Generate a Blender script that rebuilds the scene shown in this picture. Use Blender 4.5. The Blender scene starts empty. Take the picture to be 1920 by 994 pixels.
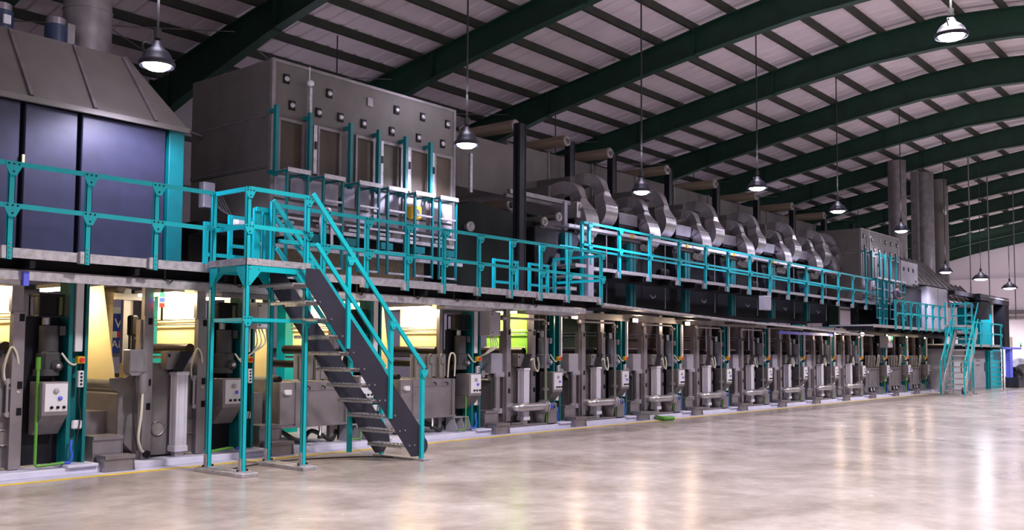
import bpy, math, random
from mathutils import Vector, Matrix
from math import radians, sin, cos, pi, tan
random.seed(7)
SC = bpy.context.scene
COL = SC.collection

# ------------------------------------------------------------------ camera
FPX, CAMH, PITCH, ROLL, YAW, PPY = 1790.0, 1.55, 3.48, 0.35, 39.7, 551.0
_y, _p, _r = radians(YAW), radians(PITCH), radians(ROLL)
FW = Vector((cos(_y)*cos(_p), sin(_y)*cos(_p), sin(_p)))
RT0 = Vector((sin(_y), -cos(_y), 0)); UP0 = RT0.cross(FW)
RT = RT0*cos(_r) + UP0*sin(_r); UP = UP0*cos(_r) - RT0*sin(_r)
CAMP = Vector((0, 0, CAMH))
cam_d = bpy.data.cameras.new('camera'); cam = bpy.data.objects.new('camera', cam_d); COL.objects.link(cam)
cam.matrix_world = Matrix.Translation(CAMP) @ Matrix((RT, UP, -FW)).transposed().to_4x4()
cam_d.sensor_width = 36; cam_d.lens = 36*FPX/1920; cam_d.shift_y = (PPY-497)/1920
cam_d.clip_end = 300; cam_d.clip_start = 0.1
SC.camera = cam

# ------------------------------------------------------------------ world, exposure
w = bpy.data.worlds.new('hall_ambient'); SC.world = w; w.use_nodes = True
w.node_tree.nodes['Background'].inputs[0].default_value = (0.60, 0.56, 0.72, 1)
w.node_tree.nodes['Background'].inputs[1].default_value = 0.22
SC.view_settings.view_transform = 'Standard'; SC.view_settings.look = 'None'
SC.view_settings.gamma = 1; SC.view_settings.use_curve_mapping = False
SC.view_settings.exposure = 0.17

def lamp_data(name, kind, energy, color, **k):
    d = bpy.data.lights.new(name, kind); d.energy = energy; d.color = color
    for a, b in k.items(): setattr(d, a, b)
    return d
# rows of high-bay lamps of the hall that hang outside the frame (behind and beside the camera), plus an added pair that brightens the far wall
HALL = lamp_data('hall_lamp_light', 'SPOT', 2300, (1.0, 0.93, 0.95), spot_size=radians(128), spot_blend=.35, shadow_soft_size=.3)
HROOF_FILL = lamp_data('hall_roof_fill', 'POINT', 150, (1.0, 0.92, 1.0), shadow_soft_size=.3)  # added fill points above the hall lamps, to brighten the roof
for (lx, ly) in ((-2, 4.5), (7.7, 4.5), (17.2, 4.5), (26.7, 4.5), (36.2, 4.5), (45.7, 4.5), (55.2, 4.5), (64.7, 4.5), (70, 11), (71, 17), (-2, -3), (7.7, -3), (17.2, -3), (36, -3), (55, -3)):
    lo = bpy.data.objects.new('hall_lamp_light', HALL); lo.location = (lx, ly, 7.2); COL.objects.link(lo)
    lo = bpy.data.objects.new('hall_roof_fill', HROOF_FILL); lo.location = (lx, ly, 7.7); COL.objects.link(lo)

# ------------------------------------------------------------------ measuring helpers
def ray(x, y): return FW + RT*((x-960)/FPX) - UP*((y-PPY)/FPX)
def aty(x, y, Y):
    d = ray(x, y); return CAMP + d*(Y/d.y)
def atx(x, y, X):
    d = ray(x, y); return CAMP + d*(X/d.x)
def X_(x, Y, y=550): return aty(x, y, Y).x

# ------------------------------------------------------------------ mesh builder
class MB:
    def __init__(s): s.v = []; s.f = []; s.m = []; s.sm = []; s.cm = 0
    def mat(s, i): s.cm = i; return s
    def face(s, idx, smooth=False): s.f.append(idx); s.m.append(s.cm); s.sm.append(smooth)
    def box(s, x0, x1, y0, y1, z0, z1):
        if x0 > x1: x0, x1 = x1, x0
        if y0 > y1: y0, y1 = y1, y0
        if z0 > z1: z0, z1 = z1, z0
        n = len(s.v)
        s.v += [(x0,y0,z0),(x1,y0,z0),(x1,y1,z0),(x0,y1,z0),(x0,y0,z1),(x1,y0,z1),(x1,y1,z1),(x0,y1,z1)]
        for q in ((3,2,1,0),(4,5,6,7),(0,1,5,4),(1,2,6,5),(2,3,7,6),(3,0,4,7)): s.face([n+i for i in q])
        return s
    def bbox(s, x0, x1, y0, y1, z0, z1, b=0.01):
        # box with chamfered vertical and horizontal edges
        if x0 > x1: x0, x1 = x1, x0
        if y0 > y1: y0, y1 = y1, y0
        b = min(b, (x1-x0)*.4, (y1-y0)*.4, (z1-z0)*.4)
        def ring(i, z): return [(x0+i+b,y0+i,z),(x1-i-b,y0+i,z),(x1-i,y0+i+b,z),(x1-i,y1-i-b,z),(x1-i-b,y1-i,z),(x0+i+b,y1-i,z),(x0+i,y1-i-b,z),(x0+i,y0+i+b,z)]
        rs = [ring(b*.7, z0), ring(0, z0+b), ring(0, z1-b), ring(b*.7, z1)]
        n = len(s.v)
        for r in rs: s.v += r
        for k in range(3):
            for i in range(8):
                j = (i+1) % 8; s.face([n+k*8+i, n+k*8+j, n+k*8+8+j, n+k*8+8+i])
        s.face([n+i for i in range(7,-1,-1)]); s.face([n+24+i for i in range(8)])
        return s
    def prism(s, poly, axis, a0, a1):
        # poly: 2D points; axis 'x': (y,z), 'y': (x,z), 'z': (x,y)
        def P(p, a): return {'x': (a, p[0], p[1]), 'y': (p[0], a, p[1]), 'z': (p[0], p[1], a)}[axis]
        n = len(s.v); k = len(poly)
        s.v += [P(p, a0) for p in poly] + [P(p, a1) for p in poly]
        s.face(list(range(n+k-1, n-1, -1))); s.face(list(range(n+k, n+2*k)))
        for i in range(k):
            j = (i+1) % k; s.face([n+i, n+j, n+k+j, n+k+i])
        return s
    def quad(s, a, b, c, d):
        n = len(s.v); s.v += [tuple(a), tuple(b), tuple(c), tuple(d)]; s.face([n, n+1, n+2, n+3]); return s
    def tube(s, pts, r, n=8, caps=True):
        pts = [Vector(p) for p in pts]; base = len(s.v); k = len(pts)
        rr = r if isinstance(r, (list, tuple)) else [r]*k
        t0 = (pts[1]-pts[0]).normalized()
        ref = Vector((0,0,1)) if abs(t0.z) < .9 else Vector((1,0,0))
        nrm = (ref - t0*ref.dot(t0)).normalized()
        for i, p in enumerate(pts):
            if i == 0: t = t0
            elif i == k-1: t = (pts[-1]-pts[-2]).normalized()
            else: t = ((pts[i+1]-p).normalized() + (p-pts[i-1]).normalized()).normalized()
            nrm = (nrm - t*nrm.dot(t)).normalized(); bn = t.cross(nrm)
            for a in range(n):
                an = 2*pi*a/n; s.v.append(tuple(p + (nrm*cos(an) + bn*sin(an))*rr[i]))
        for i in range(k-1):
            for a in range(n):
                b = (a+1) % n; s.face([base+i*n+a, base+i*n+b, base+(i+1)*n+b, base+(i+1)*n+a], True)
        if caps:
            for i, rev in ((0, True), (k-1, False)):
                m = len(s.v); s.v += [s.v[base+i*n+a] for a in range(n)]
                q = list(range(m, m+n)); s.face(q[::-1] if rev else q)
        return s
    def cyl(s, p0, p1, r, n=12, r1=None):
        return s.tube([p0, p1], [r, r if r1 is None else r1], n)
    def beam(s, p0, p1, w, h, up=(0,0,1)):
        p0 = Vector(p0); p1 = Vector(p1); t = (p1-p0).normalized(); u = Vector(up); u = (u - t*u.dot(t)).normalized(); r = t.cross(u)
        n = len(s.v)
        for p in (p0, p1):
            for a, b in ((-1,-1),(1,-1),(1,1),(-1,1)): s.v.append(tuple(p + r*(a*w/2) + u*(b*h/2)))
        for q in ((3,2,1,0),(4,5,6,7),(0,1,5,4),(1,2,6,5),(2,3,7,6),(3,0,4,7)): s.face([n+i for i in q])
        return s
    def lathe(s, c, prof, n=16, axis='z'):
        base = len(s.v)
        for (r, h) in prof:
            for a in range(n):
                an = 2*pi*a/n; u, v_ = r*cos(an), r*sin(an)
                q = {'z': (u, v_, h), 'y': (u, h, v_), 'x': (h, u, v_)}[axis]
                s.v.append((c[0]+q[0], c[1]+q[1], c[2]+q[2]))
        for i in range(len(prof)-1):
            for a in range(n):
                b = (a+1) % n; s.face([base+i*n+a, base+i*n+b, base+(i+1)*n+b, base+(i+1)*n+a], True)
        return s

def spline(pts, sub=5):
    P = [Vector(p) for p in pts]; P = [P[0]*2-P[1]] + P + [P[-1]*2-P[-2]]; out = []
    for i in range(1, len(P)-2):
        for k in range(sub):
            t = k/sub; a, b, c, d = P[i-1], P[i], P[i+1], P[i+2]
            out.append(0.5*((2*b) + (c-a)*t + (2*a-5*b+4*c-d)*t*t + (3*b-a-3*c+d)*t**3))
    out.append(P[-2]); return out

WLOC = {}
def _loc(o): return WLOC.get(o.name, Vector((0,0,0))) if o else Vector((0,0,0))
def put(name, mb, mats, parent=None, label=None, cat=None, group=None, kind=None, origin=None):
    """one mesh object; geometry is given in world coordinates"""
    if not isinstance(mats, (list, tuple)): mats = [mats]
    if parent is None and origin is None:
        xs = [v[0] for v in mb.v]; ys = [v[1] for v in mb.v]; zs = [v[2] for v in mb.v]
        origin = Vector(((min(xs)+max(xs))/2, (min(ys)+max(ys))/2, min(zs)))
    if parent is not None and origin is None: origin = _loc(parent)
    origin = Vector(origin)
    me = bpy.data.meshes.new(name)
    me.from_pydata([(a-origin.x, b-origin.y, c-origin.z) for a, b, c in mb.v], [], mb.f)
    for m in mats: me.materials.append(m)
    me.polygons.foreach_set('material_index', mb.m); me.polygons.foreach_set('use_smooth', mb.sm); me.update()
    o = bpy.data.objects.new(name, me); COL.objects.link(o)
    if parent is not None:
        o.parent = parent; o.location = origin - _loc(parent)
    else: o.location = origin
    WLOC[o.name] = origin
    tag(o, label, cat, group, kind); return o
def tag(o, label=None, cat=None, group=None, kind=None):
    if label: o['label'] = label
    if cat: o['category'] = cat
    if group: o['group'] = group
    if kind: o['kind'] = kind
    return o
def thing(name, loc, label=None, cat=None, group=None, kind=None):
    o = bpy.data.objects.new(name, None); COL.objects.link(o); o.location = loc; o.empty_display_size = .2
    WLOC[o.name] = Vector(loc); return tag(o, label, cat, group, kind)
def copy_tree(o, delta=None, label=None, group=None, parent=None):
    c = o.copy(); COL.objects.link(c)
    if parent is not None: c.parent = parent
    if delta is not None: c.location = o.location + Vector(delta)
    if label: c['label'] = label
    if group: c['group'] = group
    for ch in list(o.children): copy_tree(ch, parent=c)
    return c
ORD = ['first','second','third','fourth','fifth','sixth','seventh','eighth','ninth','tenth','eleventh','twelfth','thirteenth','fourteenth','fifteenth','sixteenth']

# ------------------------------------------------------------------ materials
def mat(name, col, rough=.5, metal=0., var=.12, scale=6., bump=0., emis=None, estr=0., stretch=None, spec=.5, col2=None):
    m = bpy.data.materials.new(name); m.use_nodes = True; nt = m.node_tree; b = nt.nodes['Principled BSDF']
    b.inputs['Roughness'].default_value = rough; b.inputs['Metallic'].default_value = metal
    b.inputs['Specular IOR Level'].default_value = spec
    b.inputs['Base Color'].default_value = (*col, 1)
    if var or bump:
        tc = nt.nodes.new('ShaderNodeTexCoord'); mp = nt.nodes.new('ShaderNodeMapping'); nz = nt.nodes.new('ShaderNodeTexNoise')
        nt.links.new(tc.outputs['Object'], mp.inputs[0]); nt.links.new(mp.outputs[0], nz.inputs['Vector'])
        if stretch: mp.inputs['Scale'].default_value = stretch
        nz.inputs['Scale'].default_value = scale; nz.inputs['Detail'].default_value = 5
        mx = nt.nodes.new('ShaderNodeMix'); mx.data_type = 'RGBA'
        rp = nt.nodes.new('ShaderNodeMapRange'); rp.inputs[1].default_value = .3; rp.inputs[2].default_value = .7
        nt.links.new(nz.outputs[0], rp.inputs[0]); nt.links.new(rp.outputs[0], mx.inputs[0])
        c2 = col2 if col2 else tuple(min(1, c*(1+var)) for c in col)
        mx.inputs[6].default_value = (*[c*(1-var) for c in col], 1); mx.inputs[7].default_value = (*c2, 1)
        nt.links.new(mx.outputs[2], b.inputs['Base Color'])
        if bump:
            bp = nt.nodes.new('ShaderNodeBump'); bp.inputs['Strength'].default_value = bump; bp.inputs['Distance'].default_value = .01
            nt.links.new(nz.outputs[0], bp.inputs['Height']); nt.links.new(bp.outputs[0], b.inputs['Normal'])
    if emis:
        b.inputs['Emission Color'].default_value = (*emis, 1); b.inputs['Emission Strength'].default_value = estr
    return m
M = dict(
 teal=mat('teal_paint', (.0,.40,.45), .38, 0, .08, 3),
 dteal=mat('dark_teal_paint', (.0,.14,.155), .4, 0, .15, 3),
 dgreen=mat('green_girder_paint', (.004,.036,.019), .6, 0, .25, 2),
 purlin=mat('purlin_paint', (.028,.032,.022), .6, 0, .2, 2),
 deck=mat('roof_sheet', (.68,.59,.64), .6, 0, .10, .7),
 wall=mat('pale_wall_paint', (.82,.75,.83), .8, 0, .05, .5),
 wall2=mat('left_wall_sheet', (.42,.38,.42), .8, 0, .05, .5),
 steel=mat('stainless_steel', (.33,.30,.325), .38, .75, .18, 3, .15),
 steeld=mat('dull_steel', (.22,.20,.208), .5, .55, .22, 4, .2),
 steelb=mat('bright_steel', (.55,.53,.56), .28, .9, .12, 5),
 galv=mat('galvanised_steel', (.46,.44,.47), .45, .55, .25, 14, .15),
 alu=mat('anodised_aluminium', (.68,.66,.76), .4, .2, .06, 3),
 cab=mat('oven_cladding', (.125,.114,.107), .6, .25, .12, 3),
 cabl=mat('oven_lower_cladding', (.30,.285,.34), .6, .1, .15, 3),  # on the oven doors this pale colour holds pendant lamp light
 hood=mat('hood_sheet', (.165,.15,.14), .6, .3, .12, 2),
 navy=mat('navy_panel', (.026,.028,.06), .42, .1, .15, 5),
 black=mat('black_paint', (.006,.006,.009), .6, 0, .3, 3, spec=.2),
 blackb=mat('black_steel', (.012,.012,.018), .45, .2, .3, 3, spec=.3),
 anth=mat('anthracite_paint', (.022,.021,.036), .45, .1, .15, 3),
 motor=mat('grey_motor_paint', (.05,.05,.055), .5, .2, .2, 5, .1),
 motorb=mat('bluegrey_motor_paint', (.12,.13,.17), .5, .1, .15, 5, .1),
 blue=mat('blue_motor_paint', (.02,.04,.10), .45, 0, .2, 4),
 cream=mat('cream_cloth', (.80,.66,.36), .9, 0, .04, 2),
 creamw=mat('cream_panel', (.74,.66,.45), .6, 0, .05, 2),
 green=mat('green_cloth', (.24,.55,.07), .9, 0, .06, 3),
 dgcloth=mat('dark_green_cloth', (.05,.065,.035), .9, 0, .15, 3),
 brown=mat('brown_cloth', (.085,.055,.04), .9, 0, .15, 3),
 white=mat('white_paint', (.66,.65,.70), .45, 0, .04, 5),
 grey=mat('light_grey_box', (.36,.35,.40), .5, 0, .05, 5),
 paleconc=mat('painted_plinth', (.58,.57,.70), .6, 0, .08, 4, .1),
 yellow=mat('yellow_line_paint', (.75,.53,.03), .5, 0, .15, 8),
 yel=mat('yellow_plastic', (.75,.42,.02), .4, 0, 0),
 red=mat('red_plastic', (.7,.02,.02), .4, 0, 0),
 bluep=mat('blue_plastic', (.04,.10,.62), .4, 0, 0),
 gpipe=mat('green_pipe', (.09,.30,.03), .4, 0, .1, 8),
 hose=mat('cream_hose', (.62,.60,.50), .5, 0, .05, 8),
 wood=mat('kraft_roll', (.22,.17,.12), .7, 0, .3, 3, 0, stretch=(8,.3,8)),
 pane=mat('oven_window_glass', (.05,.035,.022), .5, 0, .3, 2),
 tread=mat('checker_plate', (.50,.48,.50), .4, .6, .3, 30, .5),
 rubber=mat('black_rubber', (.02,.02,.02), .6, 0, .1, 5),
 roller=mat('rubber_roller', (.025,.018,.016), .3, 0, .1, 5),
 glintbar=mat('lamp_glint_bar', (.90,.74,.62), .3, 0, 0),  # warm lamp reflection on a steel bar, put into the colour
 maroon=mat('maroon_roller', (.10,.02,.015), .3, 0, .1, 5),
 clear=mat('acrylic', (.26,.24,.23), .1, .2, .1, 5),
 signb=mat('blue_sign', (.01,.03,.42), .5, 0, 0),
 signw=mat('white_sign_print', (.8,.8,.85), .5, 0, 0),
 signr=mat('red_sign_print', (.55,.02,.05), .5, 0, 0),
 skin=mat('skin', (.20,.11,.08), .6, 0, .05, 8),
 shirt=mat('grey_shirt', (.11,.10,.14), .9, 0, .1, 8),
 trouser=mat('dark_trousers', (.05,.05,.06), .9, 0, .1, 8),
 hair=mat('black_hair', (.01,.01,.01), .7, 0, 0),
 bluel=mat('vivid_blue_paint', (.12,.14,.75), .4, 0, .05, 3),  # saturated blue; on the T-stand it stands in for the glow
 beige=mat('beige_box', (.45,.40,.28), .6, 0, .05, 3),
 wrap=mat('white_plastic_wrap', (.70,.68,.78), .25, 0, .25, 9, .8),
 e_lamp=mat('lamp_lens', (1,1,1), .5, 0, 0, emis=(.86,.84,1.0), estr=30),
 e_warm=mat('warm_led', (1,1,1), .5, 0, 0, emis=(1,.78,.50), estr=28),
 e_tube=mat('bay_tube', (1,1,1), .5, 0, 0, emis=(1,.87,.62), estr=9),
 e_red=mat('red_beacon', (.6,.02,.02), .4, 0, 0, emis=(1,.05,.03), estr=2.5),
 e_blue=mat('blue_beacon', (.05,.1,.8), .4, 0, 0, emis=(.1,.15,1), estr=2.5),
 e_green=mat('green_beacon', (.05,.7,.1), .4, 0, 0, emis=(.1,1,.2), estr=2.5),
)
def floor_mat():
    m = bpy.data.materials.new('polished_concrete'); m.use_nodes = True; nt = m.node_tree; b = nt.nodes['Principled BSDF']
    N = nt.nodes.new; L = nt.links.new
    tc = N('ShaderNodeTexCoord')
    n1 = N('ShaderNodeTexNoise'); n1.inputs['Scale'].default_value = .8; n1.inputs['Detail'].default_value = 8; n1.inputs['Roughness'].default_value = .65; n1.inputs['Distortion'].default_value = .5
    n2 = N('ShaderNodeTexNoise'); n2.inputs['Scale'].default_value = 3.2; n2.inputs['Detail'].default_value = 9; n2.inputs['Roughness'].default_value = .7
    L(tc.outputs['Object'], n1.inputs['Vector']); L(tc.outputs['Object'], n2.inputs['Vector'])
    r1 = N('ShaderNodeValToRGB'); e = r1.color_ramp.elements
    e[0].position = .32; e[0].color = (.33,.27,.235,1); e[1].position = .64; e[1].color = (.50,.44,.405,1)
    L(n1.outputs[0], r1.inputs[0])
    r2 = N('ShaderNodeValToRGB'); e = r2.color_ramp.elements
    e[0].position = .35; e[0].color = (.72,.70,.68,1); e[1].position = .65; e[1].color = (1,1,1,1)
    L(n2.outputs[0], r2.inputs[0])
    mx = N('ShaderNodeMix'); mx.data_type = 'RGBA'; mx.blend_type = 'MULTIPLY'; mx.inputs[0].default_value = .8
    L(r1.outputs[0], mx.inputs[6]); L(r2.outputs[0], mx.inputs[7]); L(mx.outputs[2], b.inputs['Base Color'])
    mr = N('ShaderNodeMapRange'); mr.inputs[1].default_value = .3; mr.inputs[2].default_value = .7; mr.inputs[3].default_value = .20; mr.inputs[4].default_value = .28
    L(n1.outputs[0], mr.inputs[0]); L(mr.outputs[0], b.inputs['Roughness'])
    bp = N('ShaderNodeBump'); bp.inputs['Strength'].default_value = .05; bp.inputs['Distance'].default_value = .015
    n3 = N('ShaderNodeTexNoise'); n3.inputs['Scale'].default_value = 2.2; n3.inputs['Detail'].default_value = 3
    L(tc.outputs['Object'], n3.inputs['Vector']); L(n3.outputs[0], bp.inputs['Height']); L(bp.outputs[0], b.inputs['Normal'])
    b.inputs['Specular IOR Level'].default_value = .6
    return m
M['floor'] = floor_mat()

# ================================================================== SETTING
fl = MB(); fl.box(-6, 77, -8, 24, -.2, 0); put('floor', fl, M['floor'], kind='structure', origin=(0,0,0))
TOP = [(-8,8.9),(-6.5,9.2),(-4.4,9.6),(-2,9.98),(1,10.5),(3.7,11.0),(6,11.35),(8,11.5),(10,11.35),(12.3,11.0),(15,10.5),(18,9.98),(20.4,9.6),(22.5,9.2),(24,8.9)]
BOT = [(8,10.6),(10,10.52),(12.5,10.2),(15,9.8),(17.2,9.4),(18.5,9.15),(19.7,8.85),(21.5,8.4),(23.2,7.9)]
def ztop(y):
    for (a, za), (b, zb) in zip(TOP, TOP[1:]):
        if a <= y <= b: return za + (zb-za)*(y-a)/(b-a)
    return 8.9
XE = 77.0
wl = MB(); wl.box(-6, XE, 24, 24.2, 0, 9.1); put('wall_left', wl, M['wall2'], kind='structure')
g = MB()
for z in (1.5, 3, 4.5, 6, 7.4): g.box(-6, XE-.05, 23.85, 24, z, z+.12)
put('trim_1', g, M['purlin'], kind='structure')
wf = MB()
wf.prism([(-8,0),(24,0)] + [(y, z+.2) for y, z in TOP[::-1]], 'x', XE, XE+.25)
wall_far = put('wall_far', wf, M['wall'], kind='structure')
lg = MB(); lg.box(XE-.35, XE, -8, 24, 0, 7.15); put('wall_far_lower', lg, M['wall'], parent=wall_far, label='thicker pale lower part of the far wall')
# ceiling: purlins carry corrugated sheets
ceil = thing('ceiling', (35, 8, 8.9), kind='structure')
ys = []
y = 8.55
while y < 24: ys.append(y); y += 1.17
ys = sorted(ys + [16-q for q in ys])
for q in ys:
    z = ztop(q); m = MB()
    m.box(-5, XE, q-.035, q+.035, z, z+.20); m.box(-5, XE, q-.03, q+.07, z-.01, z+.01)
    put('purlin', m, M['purlin'], parent=ceil)
edges = [-8.1] + ys + [24.1]
for a, b in zip(edges, edges[1:]):
    m = MB(); za, zb = ztop(max(a,-8))+.20, ztop(min(b,24))+.20; k = len(m.v); x = -5.; i = 0
    while x < XE+.4:      # trapezoidal ribs running up the roof slope
        for xx, dz in ((x, .0), (x+.34, .0), (x+.38, .035), (x+.46, .035)):
            m.v += [(xx, a, za+dz), (xx, b, zb+dz)]; i += 1
        x += .5
    for j in range(i-1): m.face([k+2*j, k+2*j+1, k+2*j+3, k+2*j+2])
    put('roof_sheet', m, M['deck'], parent=ceil)

# green portal girders, each one thing
def girder(X, i):
    t = thing('roof_girder', (X, 8, 7.9), 'dark green arched roof girder, %s from the camera end of the hall' % ORD[i], 'girder', 'green arched girders under the roof')
    web = MB(); bf = MB(); tf = MB(); st = MB(); colm = MB()
    bot = BOT + [(23.2, 7.9)]
    lower = [(16-y, z) for y, z in BOT[:0:-1]] + BOT
    upper = [p for p in TOP if -7.3 <= p[0] <= 23.3]
    upper = [(-7.2, ztop(-7.2))] + upper + [(23.2, ztop(23.2))]
    poly = lower + upper[::-1]
    # web in vertical strips (convex pieces)
    ysx = sorted(set([p[0] for p in lower] + [p[0] for p in upper]))
    def zi(c, yy):
        for (a, za), (b, zb) in zip(c, c[1:]):
            if a <= yy <= b: return za + (zb-za)*(yy-a)/(b-a)
        return c[0][1] if yy < c[0][0] else c[-1][1]
    for a, b in zip(ysx, ysx[1:]):
        web.prism([(a, zi(lower,a)), (b, zi(lower,b)), (b, zi(upper,b)), (a, zi(upper,a))], 'x', X-.012, X+.012)
    for c, mb_ in ((lower, bf), (upper, tf)):
        for (a, za), (b, zb) in zip(c, c[1:]): mb_.prism([(a,za-.015),(b,zb-.015),(b,zb+.015),(a,za+.015)], 'x', X-.13, X+.13)
    put('web', web, M['dgreen'], t); put('bottom_flange', bf, M['dgreen'], t); put('top_flange', tf, M['dgreen'], t)
    for yy in (18.5, 13.2, -2.5, 2.8):
        s_ = MB(); s_.box(X-.13, X+.13, yy-.02, yy+.02, zi(lower,yy)-.06, zi(upper,yy)); put('splice_plate', s_, M['dgreen'], t)
    for y0, y1 in ((23.2, 24), (-8, -7.2)):
        c = MB(); c.box(X-.13, X+.13, y0, y0+.03, 0, 8.9); c.box(X-.13, X+.13, y1-.03, y1, 0, 8.9); c.box(X-.012, X+.012, y0, y1, 0, 8.9)
        put('column', c, M['dgreen'], t)
GX = [8.2, 13.5] + [18.8+5.3*i for i in range(12)]
GX[-1] = 76.7
for i, X in enumerate(GX): girder(X, i)
# bracing rods near the eave
for i, X in enumerate(GX[:9]):
    m = MB(); n_ = GX[i+1]
    m.cyl((X, 22.8, 8.9), (n_, 20.2, 9.45), .014, 5); m.cyl((X, 20.2, 9.45), (n_, 22.8, 8.9), .014, 5)
    put('bracing_rod', m, M['steeld'], label='thin crossed steel bracing rods under the roof, %s bay from the camera end' % ORD[i], cat='rod', group='roof bracing rods')

# painted strip, yellow line, plinth
m = MB(); m.box(-4, 42, 11.39, 11.49, 0, .004); put('trim_2', m, M['yellow'], kind='structure', label='yellow painted line along the plinth')
m = MB(); m.box(-4, 42, 11.49, 11.75, 0, .006); put('trim_3', m, M['paleconc'], kind='structure', label='pale painted floor strip')
m = MB(); m.bbox(-4, 42.6, 11.75, 15.5, 0, .09, .01); put('trim_4', m, M['paleconc'], kind='structure', label='raised pale plinth under the machine')

# ------------------------------------------------------------------ pendant lamps
SPOT = lamp_data('high_bay_light', 'SPOT', 420, (.80,.76,1.0), spot_size=radians(146), spot_blend=.4, shadow_soft_size=.15)
ROOF_FILL = lamp_data('roof_fill_light', 'POINT', 40, (.86,.80,1.0), shadow_soft_size=.2)  # added point above each shade that lightens the roof sheets
def pendant(p, r, i, label, group=None):
    x, y, z = p; t = thing('pendant_lamp', (x, y, z), label, 'lamp', group)
    h = MB(); h.lathe((x,y,z), [(r,0),(r*1.06,.02),(r*1.06,.055),(r*.92,.085),(r*.82,.15),(r*.62,.21),(r*.38,.25),(r*.25,.32),(.03,.36),(.001,.36)], 24)
    h.lathe((x,y,z+.01), [(r*.98,0),(r*.5,.05),(.001,.05)], 24); put('shade', h, M['anth'], t)
    l = MB(); l.lathe((x,y,z+.02), [(.001,-.07),(r*.5,-.06),(r*.78,-.02),(r*.80,.02)], 20); put('lens', l, M['e_lamp'], t)
    rd = MB(); zt = ztop(min(max(y,-8),24)); rd.cyl((x,y,z+.35), (x,y,zt+.05), .018, 6); rd.cyl((x,y,z+.37),(x,y,z+.5),.05,8); put('suspension_rod', rd, M['rubber'], t)
    hk = MB(); hk.tube(spline([(x-r*.75,y,z+.16),(x-r*.95,y,z+.22),(x-r*.8,y,z+.28),(x-r*.5,y,z+.27)],4), .012, 6); put('cable_loop', hk, M['rubber'], t)
    lo = bpy.data.objects.new('light', SPOT); lo.location = (0,0,-.2); lo.parent = t; COL.objects.link(lo)
    lo = bpy.data.objects.new('roof_fill', ROOF_FILL); lo.location = (0,0,.95); lo.parent = t; COL.objects.link(lo)
LP = [(294,122,11.5,'round pendant lamp glowing in front of the grey oven hood, nearest on the left'),
      (875,270,11.5,'round pendant lamp glowing beside the right end of the windowed grey oven'),
      (1203,358,11.5,'pendant lamp glowing in front of the curved silver ducts over the walkway'),
      (1420,351,11.5,'pendant lamp glowing high above the fourth pair of curved ducts'),
      (1571,394,11.5,'pendant lamp glowing above the last pairs of curved ducts'),
      (1690,431,11.5,'pendant lamp glowing before the thinner exhaust duct at the far end'),
      (1773,508,11.5,'pendant lamp glowing at the foot of the broad far exhaust duct'),
      (1839,521,11.5,'pendant lamp with visible conical shade against the far wall, left one'),
      (1893,538,11.5,'pendant lamp with visible conical shade against the far wall, right one')]
for i, (px, py, Y, lab) in enumerate(LP): 
    p = aty(px, py+3, Y); pendant(p, .22 if i < 3 else .27 if i < 7 else .36, i, lab)
pendant(aty(1784, 70, 4.5), .26, 9, 'large bright pendant lamp high at the upper right under the roof ridge')
for k in range(6):
    pendant((16+9.5*k, 19.3, 6.1), .25, 0, 'pendant lamp of the rear row behind the trunk duct, mostly hidden, %s from the left' % ORD[k])
for k, px in enumerate((1820, 1855, 1903)):
    q = aty(px, 520, 11.5+k*.6)
    m = MB(); m.cyl((q.x, q.y, 3.6 if k else 4.2), (q.x, q.y, ztop(q.y)+.1), .03, 6)
    put('hanging_rod', m, M['steeld'], label=['leftmost','middle','rightmost'][k]+' bare hanging rod before the far wall', cat='rod', group='bare rods before the far wall')

exec_order = None

# ================================================================== RAILINGS AND WALKWAYS
def gus(m, x, z, Y, s=1.0, up=False):
    w_, h = .085*s, .125*s
    poly = [(x-w_, z+.025*s), (x+w_, z+.025*s), (x+w_, z-.03*s), (x+.035*s, z-h), (x-.035*s, z-h), (x-w_, z-.03*s)]
    m.prism(poly, 'y', Y-.006, Y)
    m.mat(1)
    for bx, bz in ((-.055, .0), (0, .0), (.055, .0), (0, -.085)):
        m.cyl((x+bx*s, Y-.014, z+bz*s), (x+bx*s, Y-.005, z+bz*s), .011*s, 6)
    m.mat(0)
def railing(label, xs, Y, zt, zm, zb, x0=None, x1=None, group=None, low=None, pw=.033, bracket=True, cat='railing'):
    t = thing('railing', (xs[0], Y, zb), label, cat, group)
    a = xs[0]-.03 if x0 is None else x0; b = xs[-1]+.03 if x1 is None else x1
    f = zt if callable(zt) else (lambda x: zt)
    off = lambda x: f(x) - f(xs[0])
    for x in xs:
        m = MB(); o_ = off(x); z1 = f(x)
        m.box(x-pw, x+pw, Y, Y+.006, zb+o_, z1); m.box(x-pw, x-pw+.006, Y, Y+.05, zb+o_, z1); m.box(x+pw-.006, x+pw, Y, Y+.05, zb+o_, z1)
        if bracket:
            m.mat(1)
            for dz in (.03, .08, .13, .18):
                m.cyl((x, Y-.012, zb+o_+dz), (x, Y, zb+o_+dz), .011, 6)
            m.mat(0)
        put('post', m, [M['teal'], M['steelb']], t)
        if bracket:
            m = MB(); m.box(x-pw-.05, x-pw-.002, Y+.0, Y+.08, zb+o_+.01, zb+o_+.15); put('mounting_bracket', m, M['galv'], t, 'galvanised bracket')
        for gz in (z1-.03, zm+o_):
            m = MB(); gus(m, x, gz, Y-.03); put('gusset_plate', m, [M['teal'], M['blackb']], t)
    for nm, zz in (('top_rail', 0), ('mid_rail', zm-f(xs[0]))) + ((('lower_rail', low-f(xs[0])),) if low else ()):
        m = MB()
        m.beam((a, Y-.015, f(a)+zz-(.025 if zz == 0 else 0)), (b, Y-.015, f(b)+zz-(.025 if zz == 0 else 0)), .03, .052)
        put(nm, m, M['teal'], t)
    return t
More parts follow.
